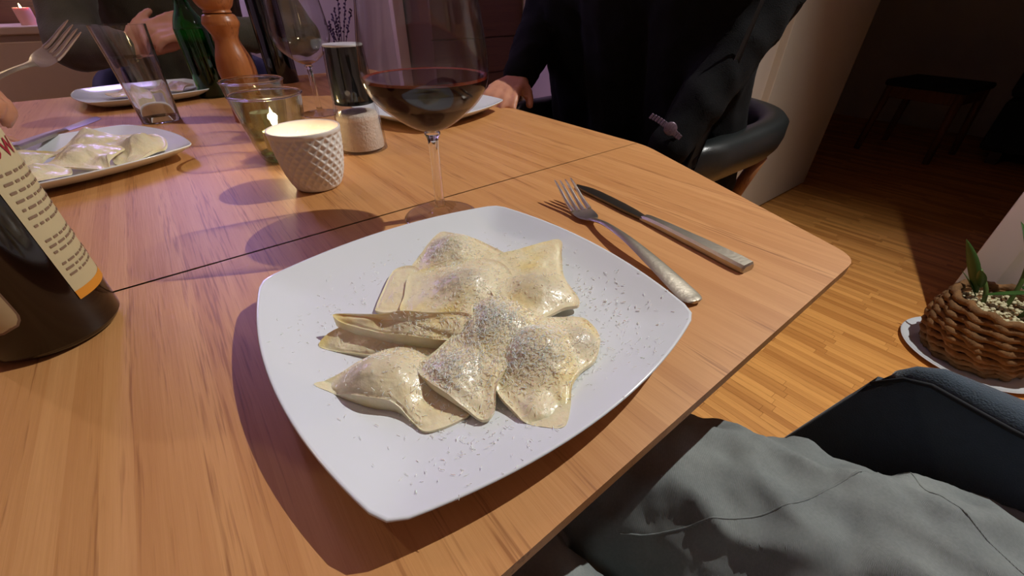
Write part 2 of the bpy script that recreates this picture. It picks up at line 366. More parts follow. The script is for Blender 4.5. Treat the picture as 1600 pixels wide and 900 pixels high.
# floor strips: narrow parquet blocks lying along y
SW, SL = .024, .26
strip_me = None
def strip_mesh():
    bm = bmesh.new(); box(bm, .00015, SW-.00015, .0002, SL-.0002, -.012, 0, .0003, 1)
    me = bpy.data.meshes.new('floor_strip'); bm.to_mesh(me); bm.free(); me.materials.append(MT['strip']); return me
strip_me = strip_mesh()
near = []; far_bm = bmesh.new(); cells = []
i0, i1 = int(X0/SW)-1, int(5.1/SW)+1
for i in range(i0, i1):
    bay = i//8
    for j in range(-12, 11):
        x = i*SW; y = j*SL+(bay % 2)*SL*.5+((i*7) % 3)*.012
        if y > Y1 or y < -2.9: continue
        cells.append((x, y))
def dist(c): return (c[0]-1.15)**2+((c[1]+.13-.18)*1.35)**2
cells.sort(key=dist)
for k, (x, y) in enumerate(cells):
    dz = -.0006*random.random()
    if k < 290:
        o = bpy.data.objects.new('floor_strip', strip_me); COL.objects.link(o); o.location = (x, y, dz); o.parent = floor
    else:
        q = .00018
        v = [far_bm.verts.new(p) for p in ((x+q,y+q,dz),(x+SW-q,y+q,dz),(x+SW-q,y+SL-q,dz),(x+q,y+SL-q,dz),(x+q,y+q,-.012),(x+SW-q,y+q,-.012),(x+SW-q,y+SL-q,-.012),(x+q,y+SL-q,-.012))]
        far_bm.faces.new(v[:4])
        for a, b in ((0,1),(1,2),(2,3),(3,0)): far_bm.faces.new((v[b], v[a], v[a+4], v[b+4]))
me = bpy.data.meshes.new('floor_strips'); far_bm.to_mesh(me); far_bm.free()
fs = link('floor_strips', me, 'floor', floor, False); fs['kind'] = 'stuff'

# ceiling spot (the room's main lamp)
cs = empty('ceiling_spot', LAMP_POS, 0, 'white recessed ceiling spot beside the doorway', 'lamp')
lathe_obj('trim_ring', [(.03, .045), (.05, .045), (.055, .055), (.055, .068), (.03, .068)], 'trim', cs, caps=(False, False))
lathe_obj('bulb', [(0, .035), (.015, .037), (.027, .045), (.029, .06), (0, .062)], emis('bulb', (1, .85, .66, 1), 8), cs)
ld = bpy.data.lights.new('spot_light', 'SPOT'); ld.energy = LAMP_W; ld.color = (1, .985, .94); ld.shadow_soft_size = .006; ld.spot_size = math.radians(114); ld.spot_blend = 1.0
lo = bpy.data.objects.new('spot_light', ld); COL.objects.link(lo); lo.parent = cs
lo.rotation_euler = (Vector(LAMP_AIM)-Vector(LAMP_POS)).to_track_quat('-Z', 'Y').to_euler()
# a second, dimmer spot over the far left of the room
cs2 = empty('ceiling_spot', (-.75, 1.45, LAMP_POS[2]), 0, 'dimmer ceiling spot above the far left side of the table', 'lamp')
for ch in list(cs.children):
    if ch.type == 'MESH':
        q = ch.copy(); COL.objects.link(q); q.parent = cs2
l2 = bpy.data.lights.new('spot_light', 'SPOT'); l2.energy = 15; l2.color = (1, .76, .48); l2.shadow_soft_size = .02; l2.spot_size = math.radians(150); l2.spot_blend = 1
lo2 = bpy.data.objects.new('spot_light', l2); COL.objects.link(lo2); lo2.parent = cs2
# violet tube lamp on the console (above the picture's edge)
fl = empty('tube_lamp', (.0, 2.37, .86), 0, 'tall violet glowing tube lamp on the console behind the far diner', 'lamp')
lathe_obj('base', [(0, 0), (.09, 0), (.09, .012), (.02, .02), (0, .02)], 'metalblack', fl)
lathe_obj('pole', [(.011, .015), (.011, .34)], 'metalblack', fl, 12)
lathe_obj('glowing_tube', [(0, .33), (.055, .33), (.062, .34), (.062, 1.22), (.055, 1.23), (0, 1.23)], 'violetglow', fl)
vd = bpy.data.lights.new('violet_light', 'POINT'); vd.energy = VIOLET_W; vd.color = (.55, .42, 1); vd.shadow_soft_size = .08
vo = bpy.data.objects.new('violet_light', vd); COL.objects.link(vo); vo.location = (0, -.12, .75); vo.parent = fl

# ------------------------------------------------------------------ dining table
def rounded_poly(pts, rads, n=6):
    out = []; m = len(pts)
    for i in range(m):
        p0, p, p1 = Vector(pts[i-1]), Vector(pts[i]), Vector(pts[(i+1) % m]); r = rads[i]
        if r == 0: out.append(p); continue
        d0 = (p0-p).normalized(); d1 = (p1-p).normalized(); h = d0.angle(d1)/2; L = r/math.tan(h)
        a, b = p+d0*L, p+d1*L
        for k in range(n+1):
            t = k/n; out.append(a*(1-t)**2+p*2*t*(1-t)+b*t*t)
    return out
def slab(name, pts, z0, z1, mat, parent, bev=.002, bevlow=.006):
    bm = bmesh.new()
    n = len(pts); 
    def ring(z, inset):
        o = []
        for i in range(n):
            a, p, b = pts[i-1], pts[i], pts[(i+1) % n]
            e0 = (Vector(p)-Vector(a)).normalized(); e1 = (Vector(b)-Vector(p)).normalized()
            nn = Vector((e0.y+e1.y, -e0.x-e1.x)).normalized()
            q = Vector(p)-nn*inset; o.append(bm.verts.new((q.x, q.y, z)))
        return o
    rs = [ring(z0, bevlow), ring(z1-.009, 0), ring(z1-bev, 0), ring(z1-bev*.3, bev*.3), ring(z1, bev)]
    for a, b in zip(rs, rs[1:]):
        for i in range(n): j = (i+1) % n; bm.faces.new((a[i], a[j], b[j], b[i]))
    bm.faces.new(list(reversed(rs[0]))); bm.faces.new(rs[-1])
    return obj(name, bm, mat, parent, False)
tb = empty('dining_table', (.125, .8, 0), 0, 'light wooden dining table with clipped corners and a centre seam', 'table')
off = Vector((-.125, -.8))
A = [(-.17, .0565), (.434, .0565), (.570, .384), (.571, .4036), (-.321, .4036), (-.32, .384)]
B = [(-.3215, .4046), (.13, .4041), (.20, .40362), (.5715, .40362), (.576, .80), (.576, 1.50), (-.325, 1.50), (-.325, .8)]
A = rounded_poly(A, [.035, .03, 0.12, 0, 0, .12]); B = rounded_poly(B, [0, 0, 0, 0, 0, .03, .03, 0])
for nm, pts in (('tabletop_leaf', A), ('tabletop_leaf', B)):
    slab(nm, [Vector(p)+off for p in pts], TZ-.024, TZ, 'table', tb, .00002, .03)
for x, y in ((-.22, .40), (.36, .40), (-.22, 1.3), (.36, 1.3)):
    bm = bmesh.new(); box(bm, x-.15, x-.10, y-.825, y-.775, 0, TZ-.024, .004); obj('leg', bm, 'table', tb)
bm = bmesh.new(); box(bm, -.32, .26, -.42, -.40, TZ-.09, TZ-.024, .002); obj('apron', bm, 'table', tb)

# ------------------------------------------------------------------ plates
def plate_outline(n=24, h=.1080, hy=.1095, bow=.0175, rnd=.016):
    c = [(-h, -hy), (h, -hy), (h, hy), (-h, hy)]; pts = []
    for k in range(4):
        a, b = Vector(c[k]), Vector(c[(k+1) % 4]); d = (b-a); nn = Vector((d.y, -d.x)).normalized()
        for i in range(n):
            s = -1+2*i/n; pts.append(a+d*(i/n)+nn*bow*(1-s*s))
    for _ in range(1):
        pts = [p*.5+(pts[i-1]+pts[(i+1) % len(pts)])*.25 for i, p in enumerate(pts)]
    return pts
PO = plate_outline()
def plate_z(x, y):
    """height of the plate's upper face in its own frame"""
    th = math.atan2(y, x); best = min(PO, key=lambda p: abs((math.atan2(p.y, p.x)-th+PI) % (2*PI)-PI)); t = math.hypot(x, y)/best.length
    return pz(t)
PZ = [(0, .0062), (.45, .0064), (.62, .0074), (.78, .0110), (.90, .0168), (.97, .0207), (1.0, .0222)]
def pz(t):
    for (a, za), (b, zb) in zip(PZ, PZ[1:]):
        if t <= b: return za+(zb-za)*(t-a)/(b-a)
    return PZ[-1][1]
def plate_mesh():
    bm = bmesh.new(); n = len(PO); R = .118
    def ring(t, z):
        w = min(1, max(0, (t-.35)/.4)); o = []
        for p in PO:
            q = p*t; cc = p.normalized()*R*t; q = cc*(1-w)+q*w; o.append(bm.verts.new((q.x, q.y, z)))
        return o
    ts = [.08, .2, .35, .45, .55, .62, .70, .78, .84, .90, .94, .97, .985]
    top = [ring(t, pz(t)) for t in ts]+[ring(.995, .0221)]
    rim = [ring(1.0, .0212), ring(.995, .0202)]
    low = [ring(t, z) for t, z in ((.97, .0175), (.90, .0128), (.80, .0070), (.70, .0036), (.62, .0022), (.60, 0), (.56, 0), (.55, .0018), (.3, .0018), (.05, .0018))]
    rs = top+rim+low
    for a, b in zip(rs, rs[1:]):
        for i in range(n): j = (i+1) % n; bm.faces.new((a[i], a[j], b[j], b[i]))
    bm.faces.new(list(reversed(top[0]))); bm.faces.new(low[-1])
    bmesh.ops.recalc_face_normals(bm, faces=bm.faces[:])
    me = bpy.data.meshes.new('plate'); bm.to_mesh(me); bm.free(); return me
pm = plate_mesh()
PC = Vector((.1155, .2005, TZ))
plate = tag(link('plate', pm, 'ceramic'), 'white square plate with curved rim holding the nearest ravioli', 'plate', 'white square dinner plates'); plate.location = PC
def plate_copy(x, y, rz, label):
    o = plate.copy(); COL.objects.link(o); o.location = (x, y, TZ); o.rotation_euler = (0, 0, rz); o['label'] = label; return o
plate_left = plate_copy(-.130, .815, math.radians(20), 'white plate of half eaten ravioli behind the brown bottle')
plate_right = plate_copy(.410, .795, math.radians(16), 'white plate behind the filled wine glass, before the diner in black')
plate_far = plate_copy(-.03, 1.345, math.radians(8), 'white plate behind the water tumbler at the far table end')

# ------------------------------------------------------------------ ravioli
def closed_spline(pts, n):
    m = len(pts); out = []
    for i in range(m):
        p0, p1, p2, p3 = (Vector(pts[(i+k) % m]) for k in (-1, 0, 1, 2))
        for k in range(n):
            t = k/n; out.append(.5*((2*p1)+(-p0+p2)*t+(2*p0-5*p1+4*p2-p3)*t*t+(-p0+3*p1-3*p2+p3)*t**3))
    return out
RSTUFF = []
def ravioli(name, outline, bumps, label, seed=0, rings=22, parent=None, group='ravioli on the nearest plate', plain_z=True, thick=.0022, rough=.0007):
    pts = closed_spline(outline, 6); n = len(pts)
    ctr = sum(pts, Vector((0, 0, 0)))/n
    bm = bmesh.new(); fl = {}
    def surf(p, t):
        h = 0; fill = 0
        for bx, by, bh, br in bumps:
            d2 = ((p.x-bx)**2+(p.y-by)**2)/(br*br); g = math.exp(-(d2**1.25)*.75); h += bh*g; fill = max(fill, g if bh > .004 else g*.4)
        q = Vector((p.x*75+seed, p.y*75, seed*3.1)); h += (noise.fractal(q, 1, 2, 4))*rough*1.6*(1 if t < .98 else .4)
        h += .0007*noise.noise(Vector((p.x*22+seed*2, p.y*22, 0)))*(.4+t)
        return h, fill
    top = []
    for k in range(rings):
        t = 1-k/rings; row = []
        for p in pts:
            q = ctr+(p-ctr)*t; h, f = surf(q, t)
            # crimped border: thin flat lip
            lip = -.0006 if .86 < t < .97 else 0
            edge = 1+.010*noise.noise(Vector((p.x*160, p.y*160, seed))) if k == 0 else 1
            qq = ctr+(p-ctr)*t*edge
            v = bm.verts.new((qq.x, qq.y, TZ+q.z+h+lip)); fl[v] = f; row.append(v)
        top.append(row)
    c = bm.verts.new((ctr.x, ctr.y, TZ+ctr.z+surf(ctr, 0)[0])); fl[c] = surf(ctr, 0)[1]
    bot = []
    for k in (0, 6, 14):
        t = 1-k/rings; row = []
        for p in pts:
            q = ctr+(p-ctr)*t
            zz = q.z-thick
            if plain_z: zz = max(zz, plate_z(q.x-PC.x, q.y-PC.y)+.0003)
            v = bm.verts.new((q.x, q.y, TZ+zz)); fl[v] = 0; row.append(v)
        bot.append(row)
    for a, b in zip(top, top[1:]):
        for i in range(n): j = (i+1) % n; bm.faces.new((a[i], a[j], b[j], b[i]))
    for i in range(n): j = (i+1) % n; bm.faces.new((top[-1][i], top[-1][j], c)); bm.faces.new((bot[0][i], top[0][i], top[0][j], bot[0][j])) if False else bm.faces.new((top[0][j], top[0][i], bot[0][i], bot[0][j]))
    for a, b in zip(bot, bot[1:]):
        for i in range(n): j = (i+1) % n; bm.faces.new((a[j], a[i], b[i], b[j]))
    bm.faces.new(list(reversed(bot[-1])))
    bm.verts.index_update(); vals = [fl.get(v, 0) for v in bm.verts]
    bmesh.ops.recalc_face_normals(bm, faces=bm.faces[:])
    me = bpy.data.meshes.new(name); bm.to_mesh(me); bm.free()
    at = me.attributes.new('fill', 'FLOAT', 'POINT'); at.data.foreach_set('value', vals)
    o = link(name, me, 'pasta', parent); me.set_sharp_from_angle(angle=math.radians(70))
    if label: tag(o, label, 'ravioli', group)
    RSTUFF.append(o); return o
R1 = ([(0.1504,0.2956,0.020),(0.1592,0.2809,0.020),(0.1712,0.2590,0.019),(0.1757,0.2289,0.018),(0.1637,0.2078,0.018),(0.1351,0.2157,0.017),(0.1175,0.2378,0.015),(0.1069,0.2675,0.013),(0.1242,0.2808,0.016)],[(0.1437,0.2660,0.009,0.016)])
R2 = ([(0.0998,0.2768,0.013),(0.1106,0.2687,0.014),(0.1092,0.2455,0.012),(0.0878,0.2233,0.011),(0.0773,0.2241,0.011),(0.0649,0.2374,0.010),(0.0666,0.2436,0.010),(0.0798,0.2598,0.011),(0.0906,0.2717,0.012)],[])
R3 = ([(0.1032,0.2594,0.015),(0.1311,0.2504,0.018),(0.1531,0.2374,0.020),(0.1627,0.2163,0.020),(0.1515,0.1902,0.018),(0.1260,0.1740,0.016),(0.1104,0.1794,0.015),(0.0953,0.1998,0.014),(0.0765,0.2216,0.013),(0.0868,0.2385,0.014)],[(0.1252,0.2158,0.011,0.017)])
R4 = ([(0.1615,0.2333,0.020),(0.1846,0.2276,0.022),(0.2188,0.2166,0.024),(0.2060,0.1984,0.021),(0.1894,0.1780,0.017),(0.1797,0.1521,0.014),(0.1658,0.1546,0.014),(0.1408,0.1562,0.015),(0.1297,0.1696,0.017),(0.1326,0.1917,0.020),(0.1424,0.2132,0.021)],[(0.1647,0.1792,0.006,0.015)])
R5a = ([(0.0354,0.2300,0.024),(0.0391,0.2304,0.025),(0.0595,0.2055,0.030),(0.0776,0.1888,0.032),(0.0971,0.1758,0.032),(0.1007,0.1658,0.030),(0.0938,0.1606,0.026),(0.0862,0.1657,0.022),(0.0793,0.1705,0.022),(0.0685,0.1827,0.022),(0.0547,0.1981,0.022),(0.0405,0.2193,0.022)],[(0.0723,0.1995,0.003,0.012)])
R5b = ([(0.0208,0.2252,0.011),(0.0359,0.2272,0.017),(0.0569,0.2032,0.022),(0.0749,0.1866,0.022),(0.0910,0.1714,0.020),(0.0885,0.1647,0.014),(0.0754,0.1658,0.012),(0.0682,0.1769,0.011),(0.0569,0.1893,0.010),(0.0499,0.1926,0.010),(0.0382,0.2041,0.010)],[])
R6 = ([(0.0090,0.1915,0.012),(0.0262,0.1904,0.014),(0.0459,0.1901,0.016),(0.0584,0.1853,0.017),(0.0664,0.1719,0.017),(0.0701,0.1545,0.016),(0.0719,0.1372,0.014),(0.0687,0.1242,0.012),(0.0618,0.1229,0.011),(0.0513,0.1247,0.011),(0.0435,0.1284,0.011),(0.0412,0.1366,0.011),(0.0381,0.1489,0.011),(0.0282,0.1594,0.011),(0.0213,0.1691,0.011),(0.0147,0.1805,0.011)],[(0.0396,0.1665,0.012,0.016),(0.0300,0.1771,0.004,0.010)])
R7 = ([(0.1084,0.1774,0.028),(0.1223,0.1734,0.030),(0.1319,0.1622,0.028),(0.1362,0.1469,0.024),(0.1221,0.1366,0.023),(0.1026,0.1316,0.022),(0.0868,0.1245,0.019),(0.0775,0.1143,0.015),(0.0699,0.1140,0.013),(0.0656,0.1252,0.015),(0.0618,0.1347,0.017),(0.0580,0.1484,0.018),(0.0582,0.1621,0.019),(0.0719,0.1652,0.022),(0.0880,0.1681,0.025),(0.1003,0.1683,0.027)],[(0.1112,0.1608,0.008,0.016),(0.0704,0.1452,0.005,0.014)])
R8 = ([(0.1120,0.1525,0.020),(0.1356,0.1535,0.020),(0.1545,0.1435,0.020),(0.1650,0.1333,0.019),(0.1621,0.1185,0.016),(0.1486,0.1080,0.013),(0.1331,0.1058,0.014),(0.1205,0.1006,0.015),(0.1090,0.0904,0.014),(0.0965,0.0824,0.011),(0.0901,0.0897,0.011),(0.0857,0.0995,0.012),(0.0855,0.1099,0.013),(0.0859,0.1239,0.015),(0.0956,0.1370,0.018)],[(0.1196,0.1300,0.013,0.017),(0.1497,0.1205,0.005,0.009),(0.0962,0.0995,0.003,0.010)])
ravioli('ravioli', *R1, 'pale ravioli at the back of the pile, nearest the wine glass stem', 1)
ravioli('ravioli', *R2, 'flat corner of ravioli tucked under the left of the pile', 2)
ravioli('ravioli', *R3, 'domed ravioli in the middle of the back row', 3)
ravioli('ravioli', *R4, 'yellow cornered ravioli at the back right, pointing to the fork', 4)
r5 = empty('ravioli', (.06, .19, TZ+.01), 0, 'folded ravioli standing on edge at the left with a drooping flap', 'ravioli', 'ravioli on the nearest plate')
for nm, rr, sd in (('upper_fold', R5a, 5), ('lower_flap', R5b, 6)):
    o = ravioli(nm, *rr, None, sd, thick=.0075 if sd == 5 else .003); o.parent = r5; o.location = (-.06, -.19, -TZ-.01)
ravioli('ravioli', *R6, 'plump ravioli at the front left with a pointed corner', 7)
ravioli('ravioli', *R7, 'double bulged ravioli lying on top in the front middle', 8)
ravioli('ravioli', *R8, 'cheese covered ravioli at the front right with a dark speck', 9)
# ravioli on the other plates
def small_ravioli(x, y, z, rz, s, label, group, seed, bump=.012, tilt=0):
    rg = random.Random(seed); o4 = [(-.034, -.03), (-.01, -.034), (.02, -.031), (.035, -.028), (.036, .0), (.031, .03), (.0, .033), (-.03, .034), (-.036, .005)]
    o4 = [(a*rg.uniform(.8, 1.2), b*rg.uniform(.8, 1.2)) for a, b in o4]
    cr, sr = math.cos(rz), math.sin(rz)
    pts = [(x+s*(a*cr-b*sr), y+s*(a*sr+b*cr), z+tilt*s*(a*sr+b*cr)+.005*rg.random()) for a, b in o4]
    bl = [(x+rg.uniform(-.012, .012), y+rg.uniform(-.012, .012), bump, .019*s), (x+rg.uniform(-.025, .025), y+rg.uniform(-.025, .025), bump*.5, .010*s)]
    return ravioli('ravioli', pts, bl, label, seed, rings=16, group=group, plain_z=False, rough=.0016)
LG = 'half eaten ravioli on the plate behind the brown bottle'
small_ravioli(-.158, .740, .016, .4, .9, 'yellowish ravioli at the front of the plate behind the brown bottle', LG, 11, .010)
small_ravioli(-.107, .768, .019, 1.2, .95, 'ravioli in the middle of the plate behind the brown bottle', LG, 12, .012, .15)
small_ravioli(-.058, .795, .016, .2, 1.0, 'ravioli at the right of the plate behind the brown bottle', LG, 13, .011, .2)
small_ravioli(-.098, .835, .020, .9, 1.0, 'ravioli at the back of the plate behind the brown bottle', LG, 14, .011, .2)
small_ravioli(-.180, .790, .019, .9, 1.0, 'ravioli at the left of the plate behind the brown bottle', LG, 15, .011, .2)
FG = 'ravioli on the far plate behind the tumbler'
small_ravioli(-.055, 1.33, .016, .2, 1.1, 'left ravioli on the far plate seen through the tumbler', FG, 16)
small_ravioli(.030, 1.345, .017, 1.0, .95, 'right ravioli on the far plate beside the green bottle', FG, 17)

# grated cheese: shreds lying on ravioli and plate
verts = []; polys = []
dg = bpy.context.evaluated_depsgraph_get(); dg.update()
def world_tris(obs):
    V, F = [], []
    for o in obs:
        mw = o.matrix_world; b = len(V); V += [mw @ v.co for v in o.data.vertices]; F += [[b+i for i in p.vertices] for p in o.data.polygons]
    return V, F
bpy.context.view_layer.update()
bv = BVHTree.FromPolygons(*world_tris([plate]+[o for o in RSTUFF[:9]]))
cv, cf = [], []
def shred(x, y, L, w, lift=0):
    hit = bv.ray_cast(Vector((x, y, TZ+.2)), Vector((0, 0, -1)))
    if hit[0] is None: return
    p, nrm = hit[0], hit[1]
    if nrm.z < 0: nrm = -nrm
    a = random.random()*2*PI; d = Vector((math.cos(a), math.sin(a), 0)); d = (d-nrm*d.dot(nrm)).normalized(); s = nrm.cross(d)
    curl = random.uniform(-1.5, 1.5); segs = 3; b0 = len(cv); up0 = random.uniform(.0001, .0006)+lift; tilt = random.uniform(0, .25)
    for k in range(segs+1):
        t = k/segs-.5; ang = curl*t*2; q = p+d*L*t*math.cos(ang*.5)+s*L*abs(t)*t*math.sin(curl)*1.2+nrm*(up0+abs(t)*L*tilt*.5)
        for sx, sn in ((-1, 0), (1, 0), (0, 1)):
            cv.append(q+s*w*sx*.5+nrm*w*.7*sn)
    for k in range(segs):
        i = b0+k*3; j = i+3
        for u, v in ((0, 1), (1, 2), (2, 0)): cf.append((i+u, i+v, j+v, j+u))
    cf.append((b0, b0+2, b0+1)); cf.append((b0+segs*3, b0+segs*3+1, b0+segs*3+2))
def scatter(cx, cy, sx, sy, n, L=(.0009, .0030), w=(.0002, .00036)):
    for _ in range(n): shred(random.gauss(cx, sx), random.gauss(cy, sy), random.uniform(*L), random.uniform(*w), random.random()**3*.0007)
scatter(.140, .258, .014, .012, 700); scatter(.118, .132, .016, .014, 1700); scatter(.112, .160, .012, .010, 1000)
scatter(.076, .148, .012, .012, 1000); scatter(.070, .186, .022, .010, 500); scatter(.125, .205, .022, .018, 600); scatter(.165, .180, .016, .016, 70)
scatter(.05, .16, .02, .016, 90); scatter(.195, .150, .016, .024, 170, (.0010, .0026), (.0003, .0006)); scatter(.170, .108, .018, .016, 110, (.0010, .0026)); scatter(.185, .235, .018, .022, 90, (.0010, .0026))
scatter(.070, .108, .022, .012, 150, (.0010, .0026)); scatter(.05, .245, .022, .018, 110, (.0010, .0026)); scatter(.115, .19, .05, .055, 160, (.0012, .003)); scatter(.09, .285, .03, .012, 50, (.0015, .003))
me = bpy.data.meshes.new('grated_cheese'); me.from_pydata([tuple(v) for v in cv], [], cf)
gc = tag(link('grated_cheese', me, 'parmesan', None, False), 'fine grated pale cheese scattered over the nearest ravioli and plate', 'cheese', kind='stuff')

# ------------------------------------------------------------------ cutlery
def strip_along(bm, stations, thick=.002, curve=None):
    """stations: (s, halfwidth, z, cup) along local y; a flat metal strip with rounded section"""
    rows = []
    for s, hw, z, cup, th in stations:
        row = []
        for k in range(8):
            a = 2*PI*k/8; x = hw*math.cos(a); zz = z+th*.5*math.sin(a)+cup*(x/max(hw, 1e-4))**2
            row.append(bm.verts.new((x, s, zz)))
        rows.append(row)
    for a, b in zip(rows, rows[1:]):
        for k in range(8): j = (k+1) % 8; bm.faces.new((a[k], a[j], b[j], b[k]))
    bm.faces.new(list(reversed(rows[0]))); bm.faces.new(rows[-1])
def interp(st, n):
    out = []
    for a in spline(st, n): out.append(a)
    return out
def make_fork(name, parent_loc, rz, label, cat='fork', group=None):
    e = empty(name, parent_loc, rz, label, cat, group)
    bm = bmesh.new()
    strip_along(bm, interp([(0, .004, .0035, 0, .003), (.003, .0078, .0035, 0, .003), (.012, .0095, .004, 0, .003), (.05, .0080, .0085, 0, .003), (.09, .0055, .0115, 0, .0034), (.125, .0036, .0100, 0, .0038), (.145, .0042, .0060, 0, .0034), (.152, .0075, .0042, .0004, .0026)], 5)); obj('handle', bm, 'darksteel', e, True, 60)
    bm = bmesh.new()
    strip_along(bm, interp([(.150, .0065, .0043, .0004, .0026), (.156, .0105, .0032, .001, .0024), (.163, .0122, .0028, .0014, .0022), (.172, .0124, .0035, .0014, .0021), (.1745, .0122, .0040, .0014, .0019)], 4)); obj('head', bm, 'steel', e, True, 60)
    for k in range(4):
        x = (k-1.5)*.0066; bm = bmesh.new()
        rows = []
        st = [(.173, .0026, .0036), (.182, .0023, .0062), (.192, .0020, .0104), (.202, .0018, .0152), (.213, .0013, .0200), (.2185, .0006, .0222)]
        pts = [Vector((x*(1+.0*t), s, z+.0010*abs(k-1.5))) for t, (s, w, z) in enumerate(st)]
        tube(bm, pts, [w*.95 for s, w, z in st], 8); obj('tine', bm, 'steel', e, True, 60)
    return e
def heading(a, b): return math.atan2(b[1]-a[1], b[0]-a[0])-PI/2
f0, f1 = (.2595, .1075), (.3205, .3165)
make_fork('fork', (f0[0], f0[1], TZ), heading(f0, f1), 'steel fork with tines up, between the nearest plate and the knife')
k0, k1 = (.3365, .1065), (.3620, .3300)
kn = empty('knife', (k0[0], k0[1], TZ), heading(k0, k1), 'steel table knife with dark blade beside the fork', 'knife')
KL = math.dist(k0, k1)
bm = bmesh.new(); rows = []
for s, hw, h in ((0, .0072, .0060), (.0015, .0084, .0074), (.012, .0090, .0078), (.05, .0078, .0078), (.09, .0064, .0074), (.112, .0058, .0064), (.118, .0062, .0050)):
    b = .0022
    rows.append([bm.verts.new((x, s, z)) for x, z in ((-hw, b*.6), (-hw+b, 0.0002), (hw-b, .0002), (hw, b*.6), (hw, h-b), (hw-b, h), (-hw+b, h), (-hw, h-b))])
for a, b in zip(rows, rows[1:]):
    for k in range(8): j = (k+1) % 8; bm.faces.new((a[k], a[j], b[j], b[k]))
bm.faces.new(list(reversed(rows[0]))); bm.faces.new(rows[-1]); obj('handle', bm, 'darksteel', kn, True, 35)
bm = bmesh.new(); rows = []
for s, xl, xr in ((.116, -.0058, .0058), (.122, -.0062, .0062), (.135, -.0072, .0084), (.155, -.0074, .0100), (.175, -.0074, .0104), (.195, -.0078, .0102), (.208, -.0078, .0092), (.217, -.0070, .0068), (.2225, -.0050, .0030), (.2250, -.0028, -.0006)):
    rows.append([bm.verts.new(p) for p in ((xl, s, .0022), ((xl+xr)/2, s, .0012), (xr, s, .0016), (xr, s, .0022), ((xl+xr)/2, s, .0042), (xl, s, .0044))])
for a, b in zip(rows, rows[1:]):
    for k in range(6): j = (k+1) % 6; bm.faces.new((a[k], a[j], b[j], b[k]))
bm.faces.new(list(reversed(rows[0]))); bm.faces.new(rows[-1]); obj('blade', bm, 'blade', kn, True, 40)

# ------------------------------------------------------------------ glasses
def shell_prof(outer, th):
    """closed wall profile: outer going up, then inner coming down (inset by th)"""
    inner = []
    for i, (r, z) in enumerate(outer):
        a = outer[max(i-1, 0)]; b = outer[min(i+1, len(outer)-1)]
        dx, dz = b[0]-a[0], b[1]-a[1]; L = math.hypot(dx, dz) or 1
        inner.append((max(0, r-dz/L*th), z+dx/L*th))
    return list(outer)+list(reversed(inner))
BOWL = [(.0035, .086), (.0090, .0885), (.0190, .0930), (.0310, .1010), (.0430, .1110), (.0515, .1220), (.0552, .1340), (.0553, .1460), (.0530, .165), (.0490, .19), (.0435, .2200), (.0425, .2250)]
def wine_glass(loc, label, level, big=1.0, dregs=False):
    e = empty('wine_glass', loc, 0, label, 'wine glass', 'stemmed wine glasses on the table')
    foot = spline([(.0, .0), (.034, .0), (.0375, .0008), (.0365, .0018), (.025, .0030), (.012, .0050), (.0065, .0090), (.0052, .0150), (.0048, .04), (.0048, .07), (.0054, .080), (.0075, .0862), (.0, .0875)], 4)
    lathe_obj('foot_and_stem', foot, 'stem', e, 40, caps=(False, False), angle=60)
    ou = [(r*big, z) for r, z in spline(BOWL, 5)]
    lathe_obj('bowl', shell_prof(ou, .0012), 'glass', e, 64, caps=(False, False), angle=60)
    inn = [(max(0, r-.0010), z+.0007) for r, z in ou if z < level-.0007]
    rl = inn[-1][0]
    body = [(0, ou[0][1]+.002)]+[p for p in inn if p[1] > ou[0][1]+.002]
    if not dregs:
        w = lathe_obj('wine', body+[(rl, level), (rl-.002, level-.0004), (0, level-.0004)], 'winebody', e, 64, caps=(False, False), angle=30)
        lathe_obj('wine_surface', [(0, level), (rl-.003, level), (rl-.003, level-.0003), (0, level-.0003)], 'wine', w, 64, caps=(False, False))
        lathe_obj('wine_edge', [(rl-.0030, level-.0002), (rl-.0002, level+.0009), (rl+.0002, level-.0012), (rl-.0030, level-.0002)], 'meniscus', w, 64, caps=(False, False))
    else:
        lathe_obj('wine', body+[(rl, level), (0, level)], 'rose', e, 48, caps=(False, False), angle=30)
    return e
wine_glass((.189, .364, TZ), 'large wine glass half filled with red wine behind the nearest plate', .134)
wine_glass((.240, .936, TZ), 'nearly empty wine glass behind the salt mill', .094, .92, True)
# water tumbler
t = empty('water_tumbler', (-.018, 1.070, TZ), 0, 'clear water tumbler standing beside the green bottle', 'glass')
tp = [(0, 0), (.0300, 0), (.0312, .002), (.0335, .05), (.0365, .11), (.0400, .150), (.0405, .156)]
lathe_obj('glass_wall', shell_prof(tp, .0024), 'stem', t, 48, caps=(False, False))
lathe_obj('thick_base', [(0, .001), (.0285, .001), (.0292, .012), (0, .012)], 'stem', t, 40, caps=(False, False))
lathe_obj('water', [(0, .0125), (.0292, .0125), (.0320, .055), (.0340, .108), (0, .108)], 'water', t, 48, caps=(False, False), angle=40)
